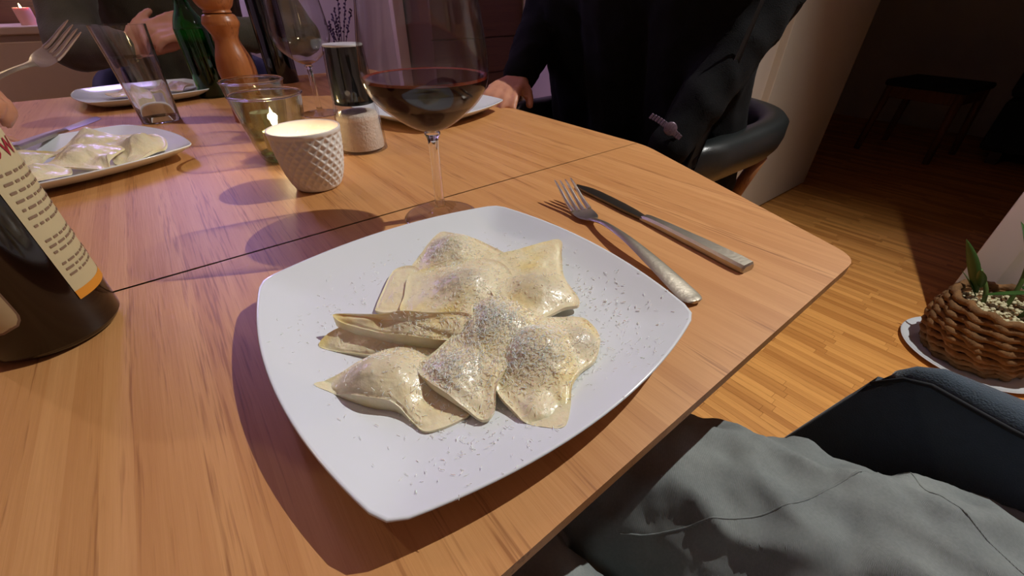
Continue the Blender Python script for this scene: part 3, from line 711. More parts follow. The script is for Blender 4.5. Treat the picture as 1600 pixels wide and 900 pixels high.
# glass votives
def votive(loc, label, lit):
    e = empty('glass_votive', loc, 0, label, 'candle holder', 'greenish glass candle holders')
    lathe_obj('glass_wall', shell_prof(spline([(0, .0005), (.022, .0005), (.0285, .004), (.0325, .016), (.0368, .036), (.0415, .062), (.0440, .080), (.0447, .086)], 4), .0030), 'votive', e, 48, caps=(False, False))
    lathe_obj('thick_base', [(0, .0045), (.024, .0045), (.029, .012), (0, .014)], real_glass('green_base', (.50, .84, .58, 1)), e, 40, caps=(False, False))
    lathe_obj('rim', [(.0447+.0018*math.cos(k*PI/4), .0865+.0018*math.sin(k*PI/4)) for k in range(9)], 'stem', e, 48, caps=(False, False))
    candle = lathe_obj('tea_light', [(0, .0145), (.0190, .0145), (.0190, .040), (.0183, .040), (.0183, .038), (0, .038)], 'alu', e, 32, caps=(False, False), angle=40)
    lathe_obj('wax', [(0, .0375), (.0180, .0375), (.0180, .0387), (0, .0382)], 'wax', candle, 32, caps=(False, False))
    if lit: flame(e, (0, 0, .041), .95, .5)
    return e
def flame(e, p, s, watts=.35):
    prof = [(0, 0), (.0022*s, .002*s), (.0042*s, .007*s), (.0044*s, .010*s), (.0032*s, .016*s), (.0014*s, .023*s), (0, .028*s)]
    o = lathe_obj('flame', spline(prof, 3), 'flame', e, 16, caps=(False, False)); o.location = (p[0], p[1], p[2]+.002)
    w = lathe_obj('wick', [(.0007, 0), (.0006, .006)], 'wick', e, 8); w.location = p
    l = bpy.data.lights.new('flame_light', 'POINT'); l.energy = watts; l.color = (1, .72, .46); l.shadow_soft_size = .006
    lo = bpy.data.objects.new('flame_light', l); COL.objects.link(lo); lo.location = (p[0], p[1], p[2]+.016*s); lo.parent = e
votive((.109, .676, TZ), 'greenish glass votive with a burning tea light behind the white cup', True)
votive((.118, .815, TZ), 'second greenish glass votive right behind the lit one', False)
# white dimpled cup
cup = empty('tealight_cup', (.114, .535, TZ), 0, 'white porcelain tealight cup with raised diamond pattern, glowing inside', 'candle holder')
def cup_mesh():
    bm = bmesh.new(); rows = []; NS, NZ = 22*8, 64
    prof = spline([(.0215, .0), (.0255, .0015), (.0305, .0100), (.0345, .0230), (.0375, .0400), (.0392, .056), (.0400, .0690)], 6)
    zs = [prof[min(len(prof)-1, int(i*(len(prof)-1)/(NZ-1)))] for i in range(NZ)]
    def rad(z):
        for (ra, za), (rb, zb) in zip(prof, prof[1:]):
            if z <= zb: return ra+(rb-ra)*(z-za)/max(1e-6, zb-za)
        return prof[-1][0]
    for i in range(NZ):
        z = .069*i/(NZ-1); row = []
        for k in range(NS):
            a = k/NS*22; b = z/.0116
            u, v = (a+b) % 1, (a-b) % 1
            d = min(min(u, 1-u), min(v, 1-v))*2            # 0 on the ribs, 1 in the dimple
            amp = .0027 if .004 < z < .0655 else 0
            fade = min(1, max(0, (z-.003)/.006))*min(1, max(0, (.067-z)/.004))
            r = rad(z)-amp*fade*(min(1, d*1.25)**.8); th = 2*PI*k/NS
            row.append(bm.verts.new((r*math.cos(th), r*math.sin(th), z)))
        rows.append(row)
    for r, z in ((.0396, .0700), (.0388, .0700), (.0380, .069), (.0368, .055), (.0345, .035), (.029, .014), (.020, .006)):
        rows.append([bm.verts.new((r*math.cos(2*PI*k/NS), r*math.sin(2*PI*k/NS), z)) for k in range(NS)])
    for a, b in zip(rows, rows[1:]):
        for k in range(NS): j = (k+1) % NS; bm.faces.new((a[k], a[j], b[j], b[k]))
    bm.faces.new(rows[-1]); bm.faces.new(list(reversed(rows[0]))); return bm
obj('cup_body', cup_mesh(), 'porcelain', cup, True)
tl = lathe_obj('tea_light', [(0, .0065), (.0185, .0065), (.0188, .022), (.018, .022), (.018, .020), (0, .020)], 'alu', cup, 32, caps=(False, False), angle=40)
lathe_obj('wax', [(0, .0195), (.0178, .0195), (.0178, .0207), (0, .0203)], 'wax', tl, 32, caps=(False, False))
flame(cup, (0, 0, .021), .7, .17)
# salt mill
sm = empty('salt_mill', (.217, .650, TZ), 0, 'glass salt mill with black upper half, filled with pale salt', 'salt mill')
lathe_obj('glass_jar', shell_prof(spline([(0, .0005), (.0330, .0005), (.0350, .003), (.0345, .02), (.0328, .04), (.0316, .058), (.0300, .066), (.0288, .072)], 4), .0026), 'glass', sm, 48, caps=(False, False))
lathe_obj('salt', spline([(0, .004), (.028, .004), (.0318, .006), (.0315, .022), (.0300, .040), (.0288, .052), (.020, .055), (.008, .050), (0, .049)], 4), 'salt', sm, 48, caps=(False, False))
lathe_obj('grinder_head', spline([(0, .066), (.0255, .066), (.0268, .070), (.0268, .080), (.0258, .110), (.0240, .1355), (.0236, .138), (0, .138)], 4), 'blackplastic', sm, 48, caps=(False, False), angle=40)
lathe_obj('outer_sleeve', [(.0295, .072), (.0292, .1), (.0266, .139), (.0258, .139), (.0284, .1), (.0287, .072)], 'glass', sm, 48, caps=(False, False))
lathe_obj('frosted_rim', [(0, .1383), (.0258, .1383), (.0262, .1395), (.0255, .1408), (0, .1400)], 'frost', sm, 48, caps=(False, False))
# wooden pepper mill
pmz = empty('pepper_mill', (.124, .968, TZ), 0, 'turned wooden pepper mill behind the glass votives', 'pepper mill')
lathe_obj('mill_body', spline([(0, 0), (.030, 0), (.0315, .004), (.0310, .030), (.0255, .045), (.0270, .060), (.0305, .078), (.0305, .092), (.0270, .108), (.0205, .126), (.0195, .136), (.0245, .148), (.0285, .156), (.0270, .163), (.0215, .170), (.0, .171)], 5), 'mill', pmz, 40, caps=(False, False))
lathe_obj('mill_head', spline([(0, .1715), (.0205, .1715), (.0205, .176), (.026, .182), (.0305, .193), (.0300, .207), (.022, .220), (.010, .226), (0, .227)], 5), 'mill', pmz, 40, caps=(False, False))
lathe_obj('top_knob', spline([(0, .226), (.006, .227), (.0085, .233), (.006, .240), (0, .241)], 4), 'steel', pmz, 20, caps=(False, False))
# green bottle, dark bottle
gb = empty('green_bottle', (.103, 1.285, TZ), 0, 'green glass bottle between the tumbler and the pepper mill', 'bottle')
gp = spline([(0, .001), (.028, 0), (.0325, .003), (.0336, .012), (.0336, .125), (.0320, .142), (.0250, .160), (.0165, .176), (.0132, .195), (.0125, .245), (.0148, .247), (.0148, .256), (.0130, .258)], 4)
lathe_obj('bottle_glass', shell_prof(gp, .003), 'green', gb, 40, caps=(False, False))
lathe_obj('drink', [(0, .006), (.029, .006), (.0295, .012), (.0295, .085), (0, .085)], 'greenin', gb, 32, caps=(False, False), angle=40)
db = empty('dark_bottle', (.285, 1.40, TZ), 0, 'black glass bottle behind the wooden pepper mill', 'bottle')
lathe_obj('bottle_glass', spline([(0, 0), (.034, 0), (.0375, .004), (.0378, .015), (.0378, .185), (.034, .205), (.020, .228), (.0145, .245), (.0140, .295), (.016, .297), (.016, .31), (0, .311)], 4), 'darkbottle', db, 40, caps=(False, False))
lathe_obj('foil', spline([(.0142, .25), (.0148, .252), (.0150, .29), (.0168, .296), (.0168, .312), (0, .3125)], 3), 'metalblack', db, 32, caps=(False, False))
# brown bottle with label
bb = empty('brown_bottle', (-.117, .370, TZ), 0, 'dark brown glass bottle with cream label at the left edge', 'bottle')
BR = .0370
lathe_obj('bottle_glass', spline([(0, .002), (.026, 0), (.0330, .0015), (.0362, .006), (BR, .014), (BR, .080), (BR, .150), (.0355, .166), (.0280, .188), (.0190, .210), (.0150, .228), (.0135, .262), (.0155, .264), (.0155, .272), (.012, .273), (0, .273)], 4), 'brown', bb, 56, caps=(False, False))
def wrap(name, a0, a1, z0, z1, r, mat, parent, corner=0, n=24, m=6):
    bm = bmesh.new(); rows = []
    for j in range(m+1):
        z = z0+(z1-z0)*j/m; row = []
        ins = 0
        dz = min(z-z0, z1-z)
        if corner and dz < corner: ins = (corner-math.sqrt(max(0, corner**2-(corner-dz)**2)))/r
        for i in range(n+1):
            a = a0+ins+(a1-a0-2*ins)*i/n; row.append(bm.verts.new((r*math.cos(a), r*math.sin(a), z)))
        rows.append(row)
    for p, q in zip(rows, rows[1:]):
        for i in range(n): bm.faces.new((p[i], p[i+1], q[i+1], q[i]))
    o = obj(name, bm, mat, parent, True)
    return o
D = math.radians
wrap('front_label', D(-170), D(-86), .026, .105, BR+.0003, 'ink', bb, .012, 32, 24)
wrap('front_label', D(-168.5), D(-87.5), .0275, .1035, BR+.0005, 'label', bb, .011, 32, 24)
bl = wrap('back_label', D(-44), D(20), .036, .142, BR+.0004, 'label', bb)
wrap('orange_band', D(-44), D(20), .030, .0362, BR+.0006, 'labelorange', bb)
def wrapped_text(txt, size, a_left, z_base, r, mat, parent, name='lettering'):
    cu = bpy.data.curves.new(name, 'FONT'); cu.body = txt; cu.size = size; cu.resolution_u = 3
    o = bpy.data.objects.new(name, cu); COL.objects.link(o); dgx = bpy.context.evaluated_depsgraph_get()
    me = bpy.data.meshes.new_from_object(o.evaluated_get(dgx)); bpy.data.objects.remove(o); bpy.data.curves.remove(cu)
    b = bmesh.new(); b.from_mesh(me); bmesh.ops.subdivide_edges(b, edges=[e for e in b.edges if e.calc_length() > .003], cuts=2)
    for v in b.verts:
        a = a_left+v.co.x/r; v.co = Vector((r*math.cos(a), r*math.sin(a), z_base+v.co.y))
    b.to_mesh(me); b.free(); me.name = name
    return link(name, me, mat, parent, False)
wrapped_text('Uw', .020, D(-41), .118, BR+.0008, 'crimson', bl)
rr = random.Random(3); rows = [.110, .105, .100, .095, .090, .085, .080, .070, .066, .062, .054, .050, .046]
for z in rows:                                   # lines of small illegible print
    bm = bmesh.new(); a = D(-38)
    while a < D(14):
        w = rr.uniform(.05, .16); n = 3
        vs = [[bm.verts.new(((BR+.0008)*math.cos(a+w*i/n), (BR+.0008)*math.sin(a+w*i/n), z+q)) for i in range(n+1)] for q in (0, .0015)]
        for i in range(n): bm.faces.new((vs[0][i], vs[0][i+1], vs[1][i+1], vs[1][i]))
        a += w+.05
    obj('print_line', bm, 'ink', bl)

# ------------------------------------------------------------------ lavender, candle, things in the background
con = empty('console_cabinet', (-.30, 2.44, 0), 0, 'beige console cabinet along the wall behind the far diner', 'cabinet')
boxo('body', (-.62, .62, -.12, .14, .06, .835), 'beige', con, .004); boxo('top', (-.64, .64, -.14, .15, .835, .86), 'beige', con, .004)
for x in (-.55, .55): boxo('foot', (x-.03, x+.03, -.10, .10, 0, .06), 'darkwood', con, .003)
for x in (-.31, 0, .31): boxo('door', (x-.15, x+.15, -.135, -.12, .08, .815), 'beige', con, .003)
sdt = empty('side_table', (.785, 2.38, 0), 0, 'small dark side table by the lilac wall carrying the lavender vase', 'table')
lathe_obj('tabletop', [(0, .58), (.15, .58), (.155, .592), (.15, .604), (0, .604)], 'darkwood', sdt)
for k in range(3):
    a = k*2*PI/3+.4; bm = bmesh.new(); tube(bm, [(.14*math.cos(a), .14*math.sin(a), 0), (.07*math.cos(a), .07*math.sin(a), .582)], [.010, .014], 8); obj('leg', bm, 'darkwood', sdt, True)
pc = empty('pink_candle', (-.272, 2.36, .86), 0, 'pink pillar candle glowing at its top, behind the diner', 'candle')
lathe_obj('wax', spline([(0, 0), (.022, 0), (.0225, .004), (.0225, .046), (.020, .049), (.014, .045), (0, .044)], 3), 'pinkwax', pc, 28, caps=(False, False), angle=50); flame(pc, (0, 0, .044), .6, .7)
vz = empty('bud_vase', (.785, 2.38, .605), 0, 'dark bud vase holding dried lavender against the lilac wall', 'vase')
lathe_obj('vase_body', spline([(0, 0), (.028, 0), (.036, .02), (.032, .05), (.014, .075), (.016, .085), (.012, .084), (0, .07)], 4), 'darkbottle', vz, 28, caps=(False, False))
for k in range(7):
    lean = Vector((random.uniform(-.32, .32), random.uniform(-.2, .2), 1)).normalized(); h = random.uniform(.17, .30)
    pts = [Vector((0, 0, .06))+lean*h*s+Vector((lean.x, lean.y, 0))*.08*s*s for s in (0, .3, .6, .8, 1)]
    bm = bmesh.new(); tube(bm, pts, .0016, 6)
    for q in range(9):
        s = .42+.58*q/8; i = min(3, int(s*4)); p = pts[0].lerp(pts[-1], s) if False else pts[i].lerp(pts[i+1], s*4-i) if i < 4 else pts[-1]
        o3 = Vector((random.uniform(-1, 1), random.uniform(-1, 1), .6)).normalized()*random.uniform(.004, .011)
        capsule(bm, p, p+o3, .0035, .0048, 6)
    obj('lavender_sprig', bm, 'lavender', vz, True)
# plank fronted sideboard against the back wall
sb = empty('plank_sideboard', (1.56, 2.40, 0), 0, 'dark wooden sideboard with horizontal plank front beside the lilac wall', 'sideboard')
boxo('carcass', (-.31, .31, -.10, .19, 0, 1.30), 'darkwood', sb, .003)
for k in range(7): boxo('plank', (-.31, .31, -.118, -.10, .012+k*.184, .190+k*.184), 'darkwood', sb, .004)
# stool and cabinet in the dark room
st = empty('wooden_stool', (4.15, .62, 0), math.radians(-8), 'dim wooden stool standing in the dark room beyond the doorway', 'stool')
for x in (-.19, .19):
    for y in (-.19, .19):
        bm = bmesh.new(); tube(bm, [(x*1.12, y*1.12, 0), (x, y, .43)], [.02, .026], 8); obj('leg', bm, 'chairwood', st, True)
for y in (-.19, .19): boxo('rail', (-.19, .19, y-.014, y+.014, .36, .43), 'chairwood', st, .004)
for x in (-.19, .19): boxo('rail', (x-.014, x+.014, -.19, .19, .36, .43), 'chairwood', st, .004)
boxo('seat', (-.225, .225, -.225, .225, .43, .47), 'greydark', st, .015)
sf = empty('dark_sofa', (4.62, -.35, 0), 0, 'dark sofa in the unlit room at the upper right', 'sofa')
boxo('base', (-.4, .42, -.8, .62, .08, .40), 'greydark', sf, .03); boxo('backrest', (.18, .44, -.8, .62, .40, .86), 'greydark', sf, .05)
for y in (-.72, .54): boxo('armrest', (-.4, .42, y-.09, y+.09, .40, .60), 'greydark', sf, .04)
for y in (-.33, .17): boxo('seat_cushion', (-.4, .2, y-.24, y+.24, .40, .50), 'greydark', sf, .04)
for x in (-.34, .36):
    for y in (-.7, .52): boxo('foot', (x-.03, x+.03, y-.03, y+.03, 0, .08), 'darkwood', sf, .004)

# ------------------------------------------------------------------ plant in a rope basket
pl = empty('potted_plant', (1.715, -.150, 0), 0, 'leafy bamboo plant in a woven basket pot on a white saucer', 'plant')
lathe_obj('saucer', [(0, .002), (.13, .002), (.165, .010), (.172, .016), (.170, .018), (.163, .014), (.13, .007), (0, .007)], 'ceramic', pl, 56, caps=(False, False))
lathe_obj('pot_core', [(0, .01), (.110, .01), (.124, .08), (.122, .16), (.112, .19), (.104, .19), (.104, .175), (0, .175)], 'basket', pl, 40, caps=(False, False))
prof = [.112, .119, .126, .131, .133, .133, .130, .126, .121, .116]
for k, r in enumerate(prof):
    z = .020+k*.0195; bm = bmesh.new(); n = 96; rows = []
    for i in range(n):
        a = 2*PI*i/n; c = Vector((math.cos(a), math.sin(a), 0)); row = []
        rr_ = r+.0035*noise.noise(Vector((a*3, k*1.7, 0))); zz = z+.004*noise.noise(Vector((a*2.3, k*2.1, 5)))+.0016*math.sin(a*2+k)
        for q in range(8):
            t_ = 2*PI*q/8; tw = .0108*(1+.42*math.sin(a*13+t_*1+k*1.3)+.5*noise.noise(Vector((a*11, t_*1.3, k*3.7))))
            row.append(bm.verts.new(c*(rr_+tw*math.cos(t_))+Vector((0, 0, zz+tw*1.02*math.sin(t_)))))
        rows.append(row)
    for i in range(n):
        A_, B_ = rows[i], rows[(i+1) % n]
        for q in range(8): j = (q+1) % 8; bm.faces.new((A_[q], B_[q], B_[j], A_[j]))
    obj('rope_coil', bm, 'basket', pl, True)
bm = bmesh.new()
for _ in range(420):
    a = random.random()*2*PI; r = .100*math.sqrt(random.random()); s = random.uniform(.004, .0075)
    bmesh.ops.create_icosphere(bm, subdivisions=1, radius=s, matrix=Matrix.Translation((r*math.cos(a), r*math.sin(a), .176+random.uniform(0, .006))) @ Matrix.Diagonal((1, random.uniform(.6, 1), .7, 1)))
pb = obj('pebbles', bm, 'pebble', pl, True); pb['kind'] = 'stuff'
def leaf(base, tip, width, sag, parent, twist=0):
    base, tip = Vector(base), Vector(tip); d = tip-base; side = d.cross(Vector((0, 0, 1))).normalized(); side = Matrix.Rotation(twist, 3, d.normalized()) @ side
    bm = bmesh.new(); rows = []; n = 10; nr = side.cross(d.normalized())
    for i in range(n+1):
        s = i/n; p = base+d*s+Vector((0, 0, -sag*s*s+sag*s)); w = width*math.sin(PI*min(1, .08+s*.92))**.8*(1-.25*s)
        rows.append([bm.verts.new(p+side*w*x+nr*(.25*w*abs(x)+o)) for x, o in ((-1, 0), (0, 0), (1, 0), (1, -.0008), (0, -.0008), (-1, -.0008))])
    for a, b in zip(rows, rows[1:]):
        for k in range(6): j = (k+1) % 6; bm.faces.new((a[k], a[j], b[j], b[k]))
    obj('leaf', bm, 'leaf', parent, True)
for bx, by, tx, ty, h in ((.00, .045, .005, .10, .10), (-.01, -.03, -.03, -.07, .14), (.04, 0, .07, .03, .16)):
    bm = bmesh.new(); pts = [(bx, by, .17), (bx+.3*(tx-bx), by+.3*(ty-by), .17+h*.5), (tx, ty, .17+h)]; tube(bm, spline(pts, 4), .0055, 8); obj('stalk', bm, 'stalk', pl, True)
leaf((.0, .075, .20), (.0, .165, .345), .018, .03, pl, 1.2); leaf((.0, .075, .22), (-.05, .10, .29), .013, .02, pl, .3); leaf((.0, .07, .19), (.03, .13, .24), .015, .01, pl, .5)
leaf((0, .06, .20), (-.02, -.08, .285), .013, .03, pl, .2); leaf((-.01, -.03, .21), (-.06, -.16, .27), .016, .05, pl, .4); leaf((-.01, -.04, .25), (-.02, -.10, .38), .016, .04, pl, .7)
leaf((.04, 0, .24), (.06, -.10, .36), .016, .05, pl, .3); leaf((.05, .01, .28), (.10, .09, .40), .015, .04, pl); leaf((-.02, -.05, .22), (-.10, -.06, .26), .015, .04, pl, .2); leaf((-.01, -.02, .2), (-.075, -.125, .225), .017, .03, pl, .1)

# ------------------------------------------------------------------ shell chairs
def shell_chair(name, loc, rz, label, mat, group, arm=.66, back=.80, th=.034, legs='chairwood', pip=True, low=.40):
    e = empty(name, loc, rz, label, 'chair', group)
    # seat
    bm = bmesh.new(); box(bm, -.235, .235, -.22, .25, .40, .465, .028, 4); obj('seat', bm, mat, e, True)
    n = 60; bm = bmesh.new(); rows = []; pipe = []
    for i in range(n+1):
        s = -1+2*i/n; a = abs(s)
        # plan: front of arm -> round the back
        if a > .45:
            u = (a-.45)/.55; x = .275; y = -.06+u*.27
        else:
            ang = (a/.45)*PI/2; x = .275*math.sin(ang)**.8; y = -.06-.25*math.cos(ang)**.8
        x = math.copysign(x, s)
        top = arm+(back-arm)*(1-min(1, a/.62))**1.0
        if a > .93: top -= ((a-.93)/.07)**2*.03
        nx = Vector((x, y+.06, 0)); nrm = Vector((math.copysign(1, x), 0, 0)) if a > .45 else (Vector((x/.275**2, (y+.06)/.25**2, 0)).normalized() if nx.length > 0 else Vector((0, -1, 0)))
        row = []
        prof = [(-.5, low), (-.5, low+.04 if low > .45 else .50), (-.5, top-.03), (-.5, top-.012), (-.30, top-.002), (0, top), (.30, top-.004), (.5, top-.016), (.55, top-.045), (.5, low+.035 if low > .45 else .50), (.3, low+.012), (0, low-.005)]
        for o_, z in prof:
            lean = (z-.42)*.10; fwd = 0
            yy = y
            if a > .80: yy = y+(top-z)*.28*((a-.80)/.20)
            tk = th*(1-.72*max(0, (a-.82)/.18)**1.2)
            p = Vector((x, yy, z))+nrm*(o_*tk+lean-.02)
            row.append(bm.verts.new(p))
        rows.append(row); pipe.append(row[3].co.copy())
    for p, q in zip(rows, rows[1:]):
        m = len(p)
        for k in range(m): j = (k+1) % m; bm.faces.new((p[k], p[j], q[j], q[k]))
    bm.faces.new(list(reversed(rows[0]))); bm.faces.new(rows[-1])
    es = [ed for ed in bm.edges if len({f for f in ed.link_faces if len(f.verts) > 4}) == 1]
    bmesh.ops.bevel(bm, geom=es, offset=.010, segments=3, affect='EDGES')
    sh = obj('shell', bm, mat, e, True, 60)
    if pip:
        bm = bmesh.new(); tube(bm, pipe, .0022, 6); obj('piping', bm, 'piping', sh, True)
    for x in (-1, 1):
        for y in (-.2, .2):
            bm = bmesh.new(); tube(bm, [(x*.235, y*1.15, 0), (x*.19, y*.9, .41)], [.012, .019], 10); obj('leg', bm, legs, e, True)
            if low > .45: bm = bmesh.new(); tube(bm, [(x*.21, y*.85, .42), (x*.268, y*.8, low+.01)], [.019, .016], 10); obj('arm_post', bm, legs, e, True)
    return e
CG = 'upholstered shell chairs around the table'
shell_chair('armchair', (.180, -.215, 0), 0, 'dark blue fabric armchair with piped arm at the lower right', 'bluefabric', CG, .66, .80, .046)
ch1 = shell_chair('armchair', (.985, .70, 0), PI/2, 'glossy black leather armchair under the diner in black', 'leather', CG, .690, .705, .066, pip=False, low=.59)
c2 = shell_chair('armchair', (.12, 1.98, 0), PI, 'dark armchair behind the far table end', 'greydark', CG, pip=False)
c3 = copy_tree(c2); c3.location = (-.72, .90, 0); c3.rotation_euler = (0, 0, -PI/2); c3['label'] = 'dark armchair at the left side of the table'

# ------------------------------------------------------------------ people
def hand_caps(w, d, nrm, side, curl=.5, spread=.12, s=1.0, thumb=.8):
    """palm and five fingers; w wrist, d pointing direction, nrm back-of-hand normal, side = +-1 thumb side"""
    d = Vector(d).normalized(); nrm = Vector(nrm); nrm = (nrm-d*nrm.dot(d)).normalized(); lat = d.cross(nrm)*side; w = Vector(w); c = []
    for k, o in enumerate((-.030, -.010, .010, .030)):
        c.append((w+d*.012*s+lat*o*.6*s, w+d*.088*s+lat*o*s, .0135*s, .0115*s))
    for k, (o, L) in enumerate(((.031, .070), (.0105, .078), (-.0105, .073), (-.030, .058))):
        p = w+d*.090*s+lat*o*s; dirv = (d+lat*o/.03*spread).normalized(); r = .0095*s
        for q, (f, cu) in enumerate(((.45, .5), (.32, 1.0), (.23, .9))):
            ax = lat*side
            ang = curl*cu*side
            dirv = Matrix.Rotation(-ang*side, 3, (nrm.cross(dirv)).normalized()*-1) @ dirv
            nx = p+dirv*L*f*s; c.append((p, nx, r, r*.92)); p = nx; r *= .92
    p = w+d*.028*s+lat*.022*s; dv = (d*.75+lat*.6-nrm*.35*thumb).normalized()
    for f, r in ((.034, .0130), (.026, .0112), (.020, .0098)):
        nx = p+dv*f*s; c.append((p, nx, r*s, r*.92*s)); p = nx; dv = (dv+d*.45-nrm*.25*thumb).normalized()
    return c
def person(name, loc, label, J, top, legs, hands, wide=.07, hair='hair'):
    e = empty(name, loc, 0, label, 'person'); o0 = Vector(loc)
    V = {k: Vector(v)-o0 for k, v in J.items()}
    sk = []
    hd = V['head']; nk = V['neck']
    sk.append((nk-Vector((0, 0, .03)), hd-Vector((0, 0, .05)), .056, .055))
    fdir = Vector(J['face']).normalized()
    sk += [(hd+Vector((0, 0, .035))-fdir*.01, hd+Vector((0, 0, .035))+fdir*.01, .088, .085), (hd-Vector((0, 0, .03))+fdir*.02, hd-Vector((0, 0, .075))+fdir*.045, .070, .042)]
    sidev = fdir.cross(Vector((0, 0, 1)))
    sk.append((hd+fdir*.095-Vector((0, 0, -.005)), hd+fdir*.112-Vector((0, 0, .03)), .010, .015))
    for s in (-1, 1): sk.append((hd+sidev*.082*s+Vector((0, 0, .015)), hd+sidev*.086*s-Vector((0, 0, .025)), .018, .013, dict(flat=1)))
    for s, k in (('l', -1), ('r', 1)):
        sk.append((V['el_'+s], V['wr_'+s], .038, .026))
        h = hands[s]; sk += [tuple([Vector(c[0])-o0, Vector(c[1])-o0, c[2], c[3]]) for c in h]
    body = blob('body', sk+[(V['pelvis'], V['chest'], .10, .12), (V['chest'], nk, .10, .06)]+[(V['sh_'+s], V['el_'+s], .045, .038) for s in 'lr']+[(V['chest'], V['sh_'+s], .07, .05) for s in 'lr']+[(V['hip_'+s], V['kn_'+s], .07, .05) for s in 'lr']+[(V['kn_'+s], V['an_'+s], .048, .034) for s in 'lr']+[(V['pelvis'], V['hip_'+s], .09, .08) for s in 'lr'], 'skin', e, .0065, 3)
    ch = V['chest']; pe = V['pelvis']; mid = pe.lerp(ch, .5)
    lat = (V['sh_l']-V['sh_r']).normalized()
    tp = []
    for s, k in (('l', 1), ('r', -1)):
        tp += [(pe+lat*wide*k, mid+lat*wide*k, .125, .118), (mid+lat*wide*k, ch+lat*(wide+.015)*k, .118, .122), (ch+lat*.085*k+Vector((0, 0, .0)), V['sh_'+s]-lat*.03*k, .12, .085), (V['sh_'+s], V['el_'+s], .072, .058), (V['el_'+s], V['el_'+s].lerp(V['wr_'+s], .93), .057, .040)]
        tp.append((nk-Vector((0, 0, .05)), V['sh_'+s], .062, .066))
    tp.append((ch, nk-Vector((0, 0, .025)), .12, .068)); tp += [(pe, mid, .135, .130), (mid, ch, .130, .135)]
    blob('sweater', tp, top, e, .010, 4, .005, 16)
    lg = [(pe, pe+Vector((0, 0, .03)), .14, .135)]
    for s in 'lr': lg += [(pe, V['hip_'+s], .13, .105), (V['hip_'+s], V['kn_'+s], .098, .072), (V['kn_'+s], V['an_'+s].lerp(V['kn_'+s], .06), .070, .055)]
    blob('trousers', lg, legs, e, .012, 4, .004, 14)
    for s in 'lr': blob('shoe', [(V['an_'+s]-Vector((0, 0, .03)), V['an_'+s]+fdir*.16-Vector((0, 0, .045)), .048, .038)], 'metalblack', e, .008, 3)
    hb = hd+Vector((0, 0, .05))-fdir*.02
    blob('hair', [(hb-fdir*.025, hb+Vector((0, 0, .02))+fdir*.02, .100, .090), (hd-fdir*.055, hd-fdir*.06-Vector((0, 0, .04)), .070, .060)], hair, e, .008, 2, .004, 40)
    for s in (-1, 1):
        q = blob('eye', [(hd+fdir*.082+sidev*.032*s, hd+fdir*.083+sidev*.032*s, .012, .012)], 'blackplastic', e, .003, 1)
    return e
# diner in black, at the far long side
hl = hand_caps((.72, .45, .67), (-1, .25, -.6), (0, 0, 1), 1, .7)
hr = hand_caps((.672, .835, .772), (-1, -.65, -.08), (.1, 0, 1), -1, .45)
person('person', (.95, .70, 0), 'person in black sweater seated at the long side, hand beside the far plate',
    dict(pelvis=(1.0, .70, .56), chest=(.90, .70, .98), neck=(.89, .70, 1.23), head=(.85, .72, 1.36), face=(-1, .15, -.25), sh_l=(.92, .50, 1.14), sh_r=(.92, .90, 1.14),
         el_l=(.955, .435, .93), wr_l=(.72, .45, .67), el_r=(.84, .945, .87), wr_r=(.672, .835, .772), hip_l=(.97, .60, .53), hip_r=(.97, .80, .53), kn_l=(.56, .58, .56), kn_r=(.56, .82, .56), an_l=(.58, .58, .09), an_r=(.58, .82, .09)),
    'blackcloth', 'blackcloth', dict(l=hl, r=hr), .155)
# wrist watch on the sleeve of the diner in black
ww = empty('wristwatch', (.735, .435, .728), 0, 'small patterned silver wristwatch on the black sleeve above the table edge', 'watch')
# far diner in olive wool, elbows by the table, hands together
hl = hand_caps((.165, 1.545, .855), (-1, -.18, .12), (0, -.6, 1), 1, .55)
hr = hand_caps((-.025, 1.560, .830), (1, -.12, .30), (0, -1, .25), -1, .35)
person('person', (.12, 1.98, 0), 'person in olive grey sweater at the far table end with hands together',
    dict(pelvis=(.13, 2.0, .56), chest=(.12, 1.93, .98), neck=(.12, 1.88, 1.23), head=(.12, 1.84, 1.37), face=(0, -1, -.2), sh_l=(.32, 1.90, 1.13), sh_r=(-.06, 1.90, 1.13),
         el_l=(.43, 1.66, .83), wr_l=(.165, 1.545, .855), el_r=(-.135, 1.68, .83), wr_r=(-.025, 1.560, .830), hip_l=(.23, 1.97, .53), hip_r=(.03, 1.97, .53), kn_l=(.25, 1.57, .56), kn_r=(.01, 1.57, .56), an_l=(.25, 1.6, .09), an_r=(.01, 1.6, .09)),
    'olive', 'jeans', dict(l=hl, r=hr))
# diner at the left, only the hand with the fork reaches into the picture
hr = hand_caps((-.288, .845, .842), (1, .12, .06), (-.1, .35, 1), 1, .95)
hl = hand_caps((-.36, 1.02, .775), (1, -.2, -.1), (0, 0, 1), -1, .3)
person('person', (-.72, .90, 0), 'person at the left edge whose hand lifts a fork over the plate',
    dict(pelvis=(-.74, .90, .56), chest=(-.70, .90, .98), neck=(-.66, .90, 1.23), head=(-.62, .90, 1.37), face=(1, 0, -.3), sh_l=(-.69, 1.10, 1.14), sh_r=(-.69, .70, 1.14),
         el_l=(-.60, 1.14, .86), wr_l=(-.36, 1.02, .775), el_r=(-.56, .70, .86), wr_r=(-.288, .845, .842), hip_l=(-.72, 1.0, .53), hip_r=(-.72, .80, .53), kn_l=(-.36, 1.0, .56), kn_r=(-.36, .82, .56), an_l=(-.38, 1.0, .09), an_r=(-.38, .82, .09)),
    'redcloth', 'jeans', dict(l=hl, r=hr))
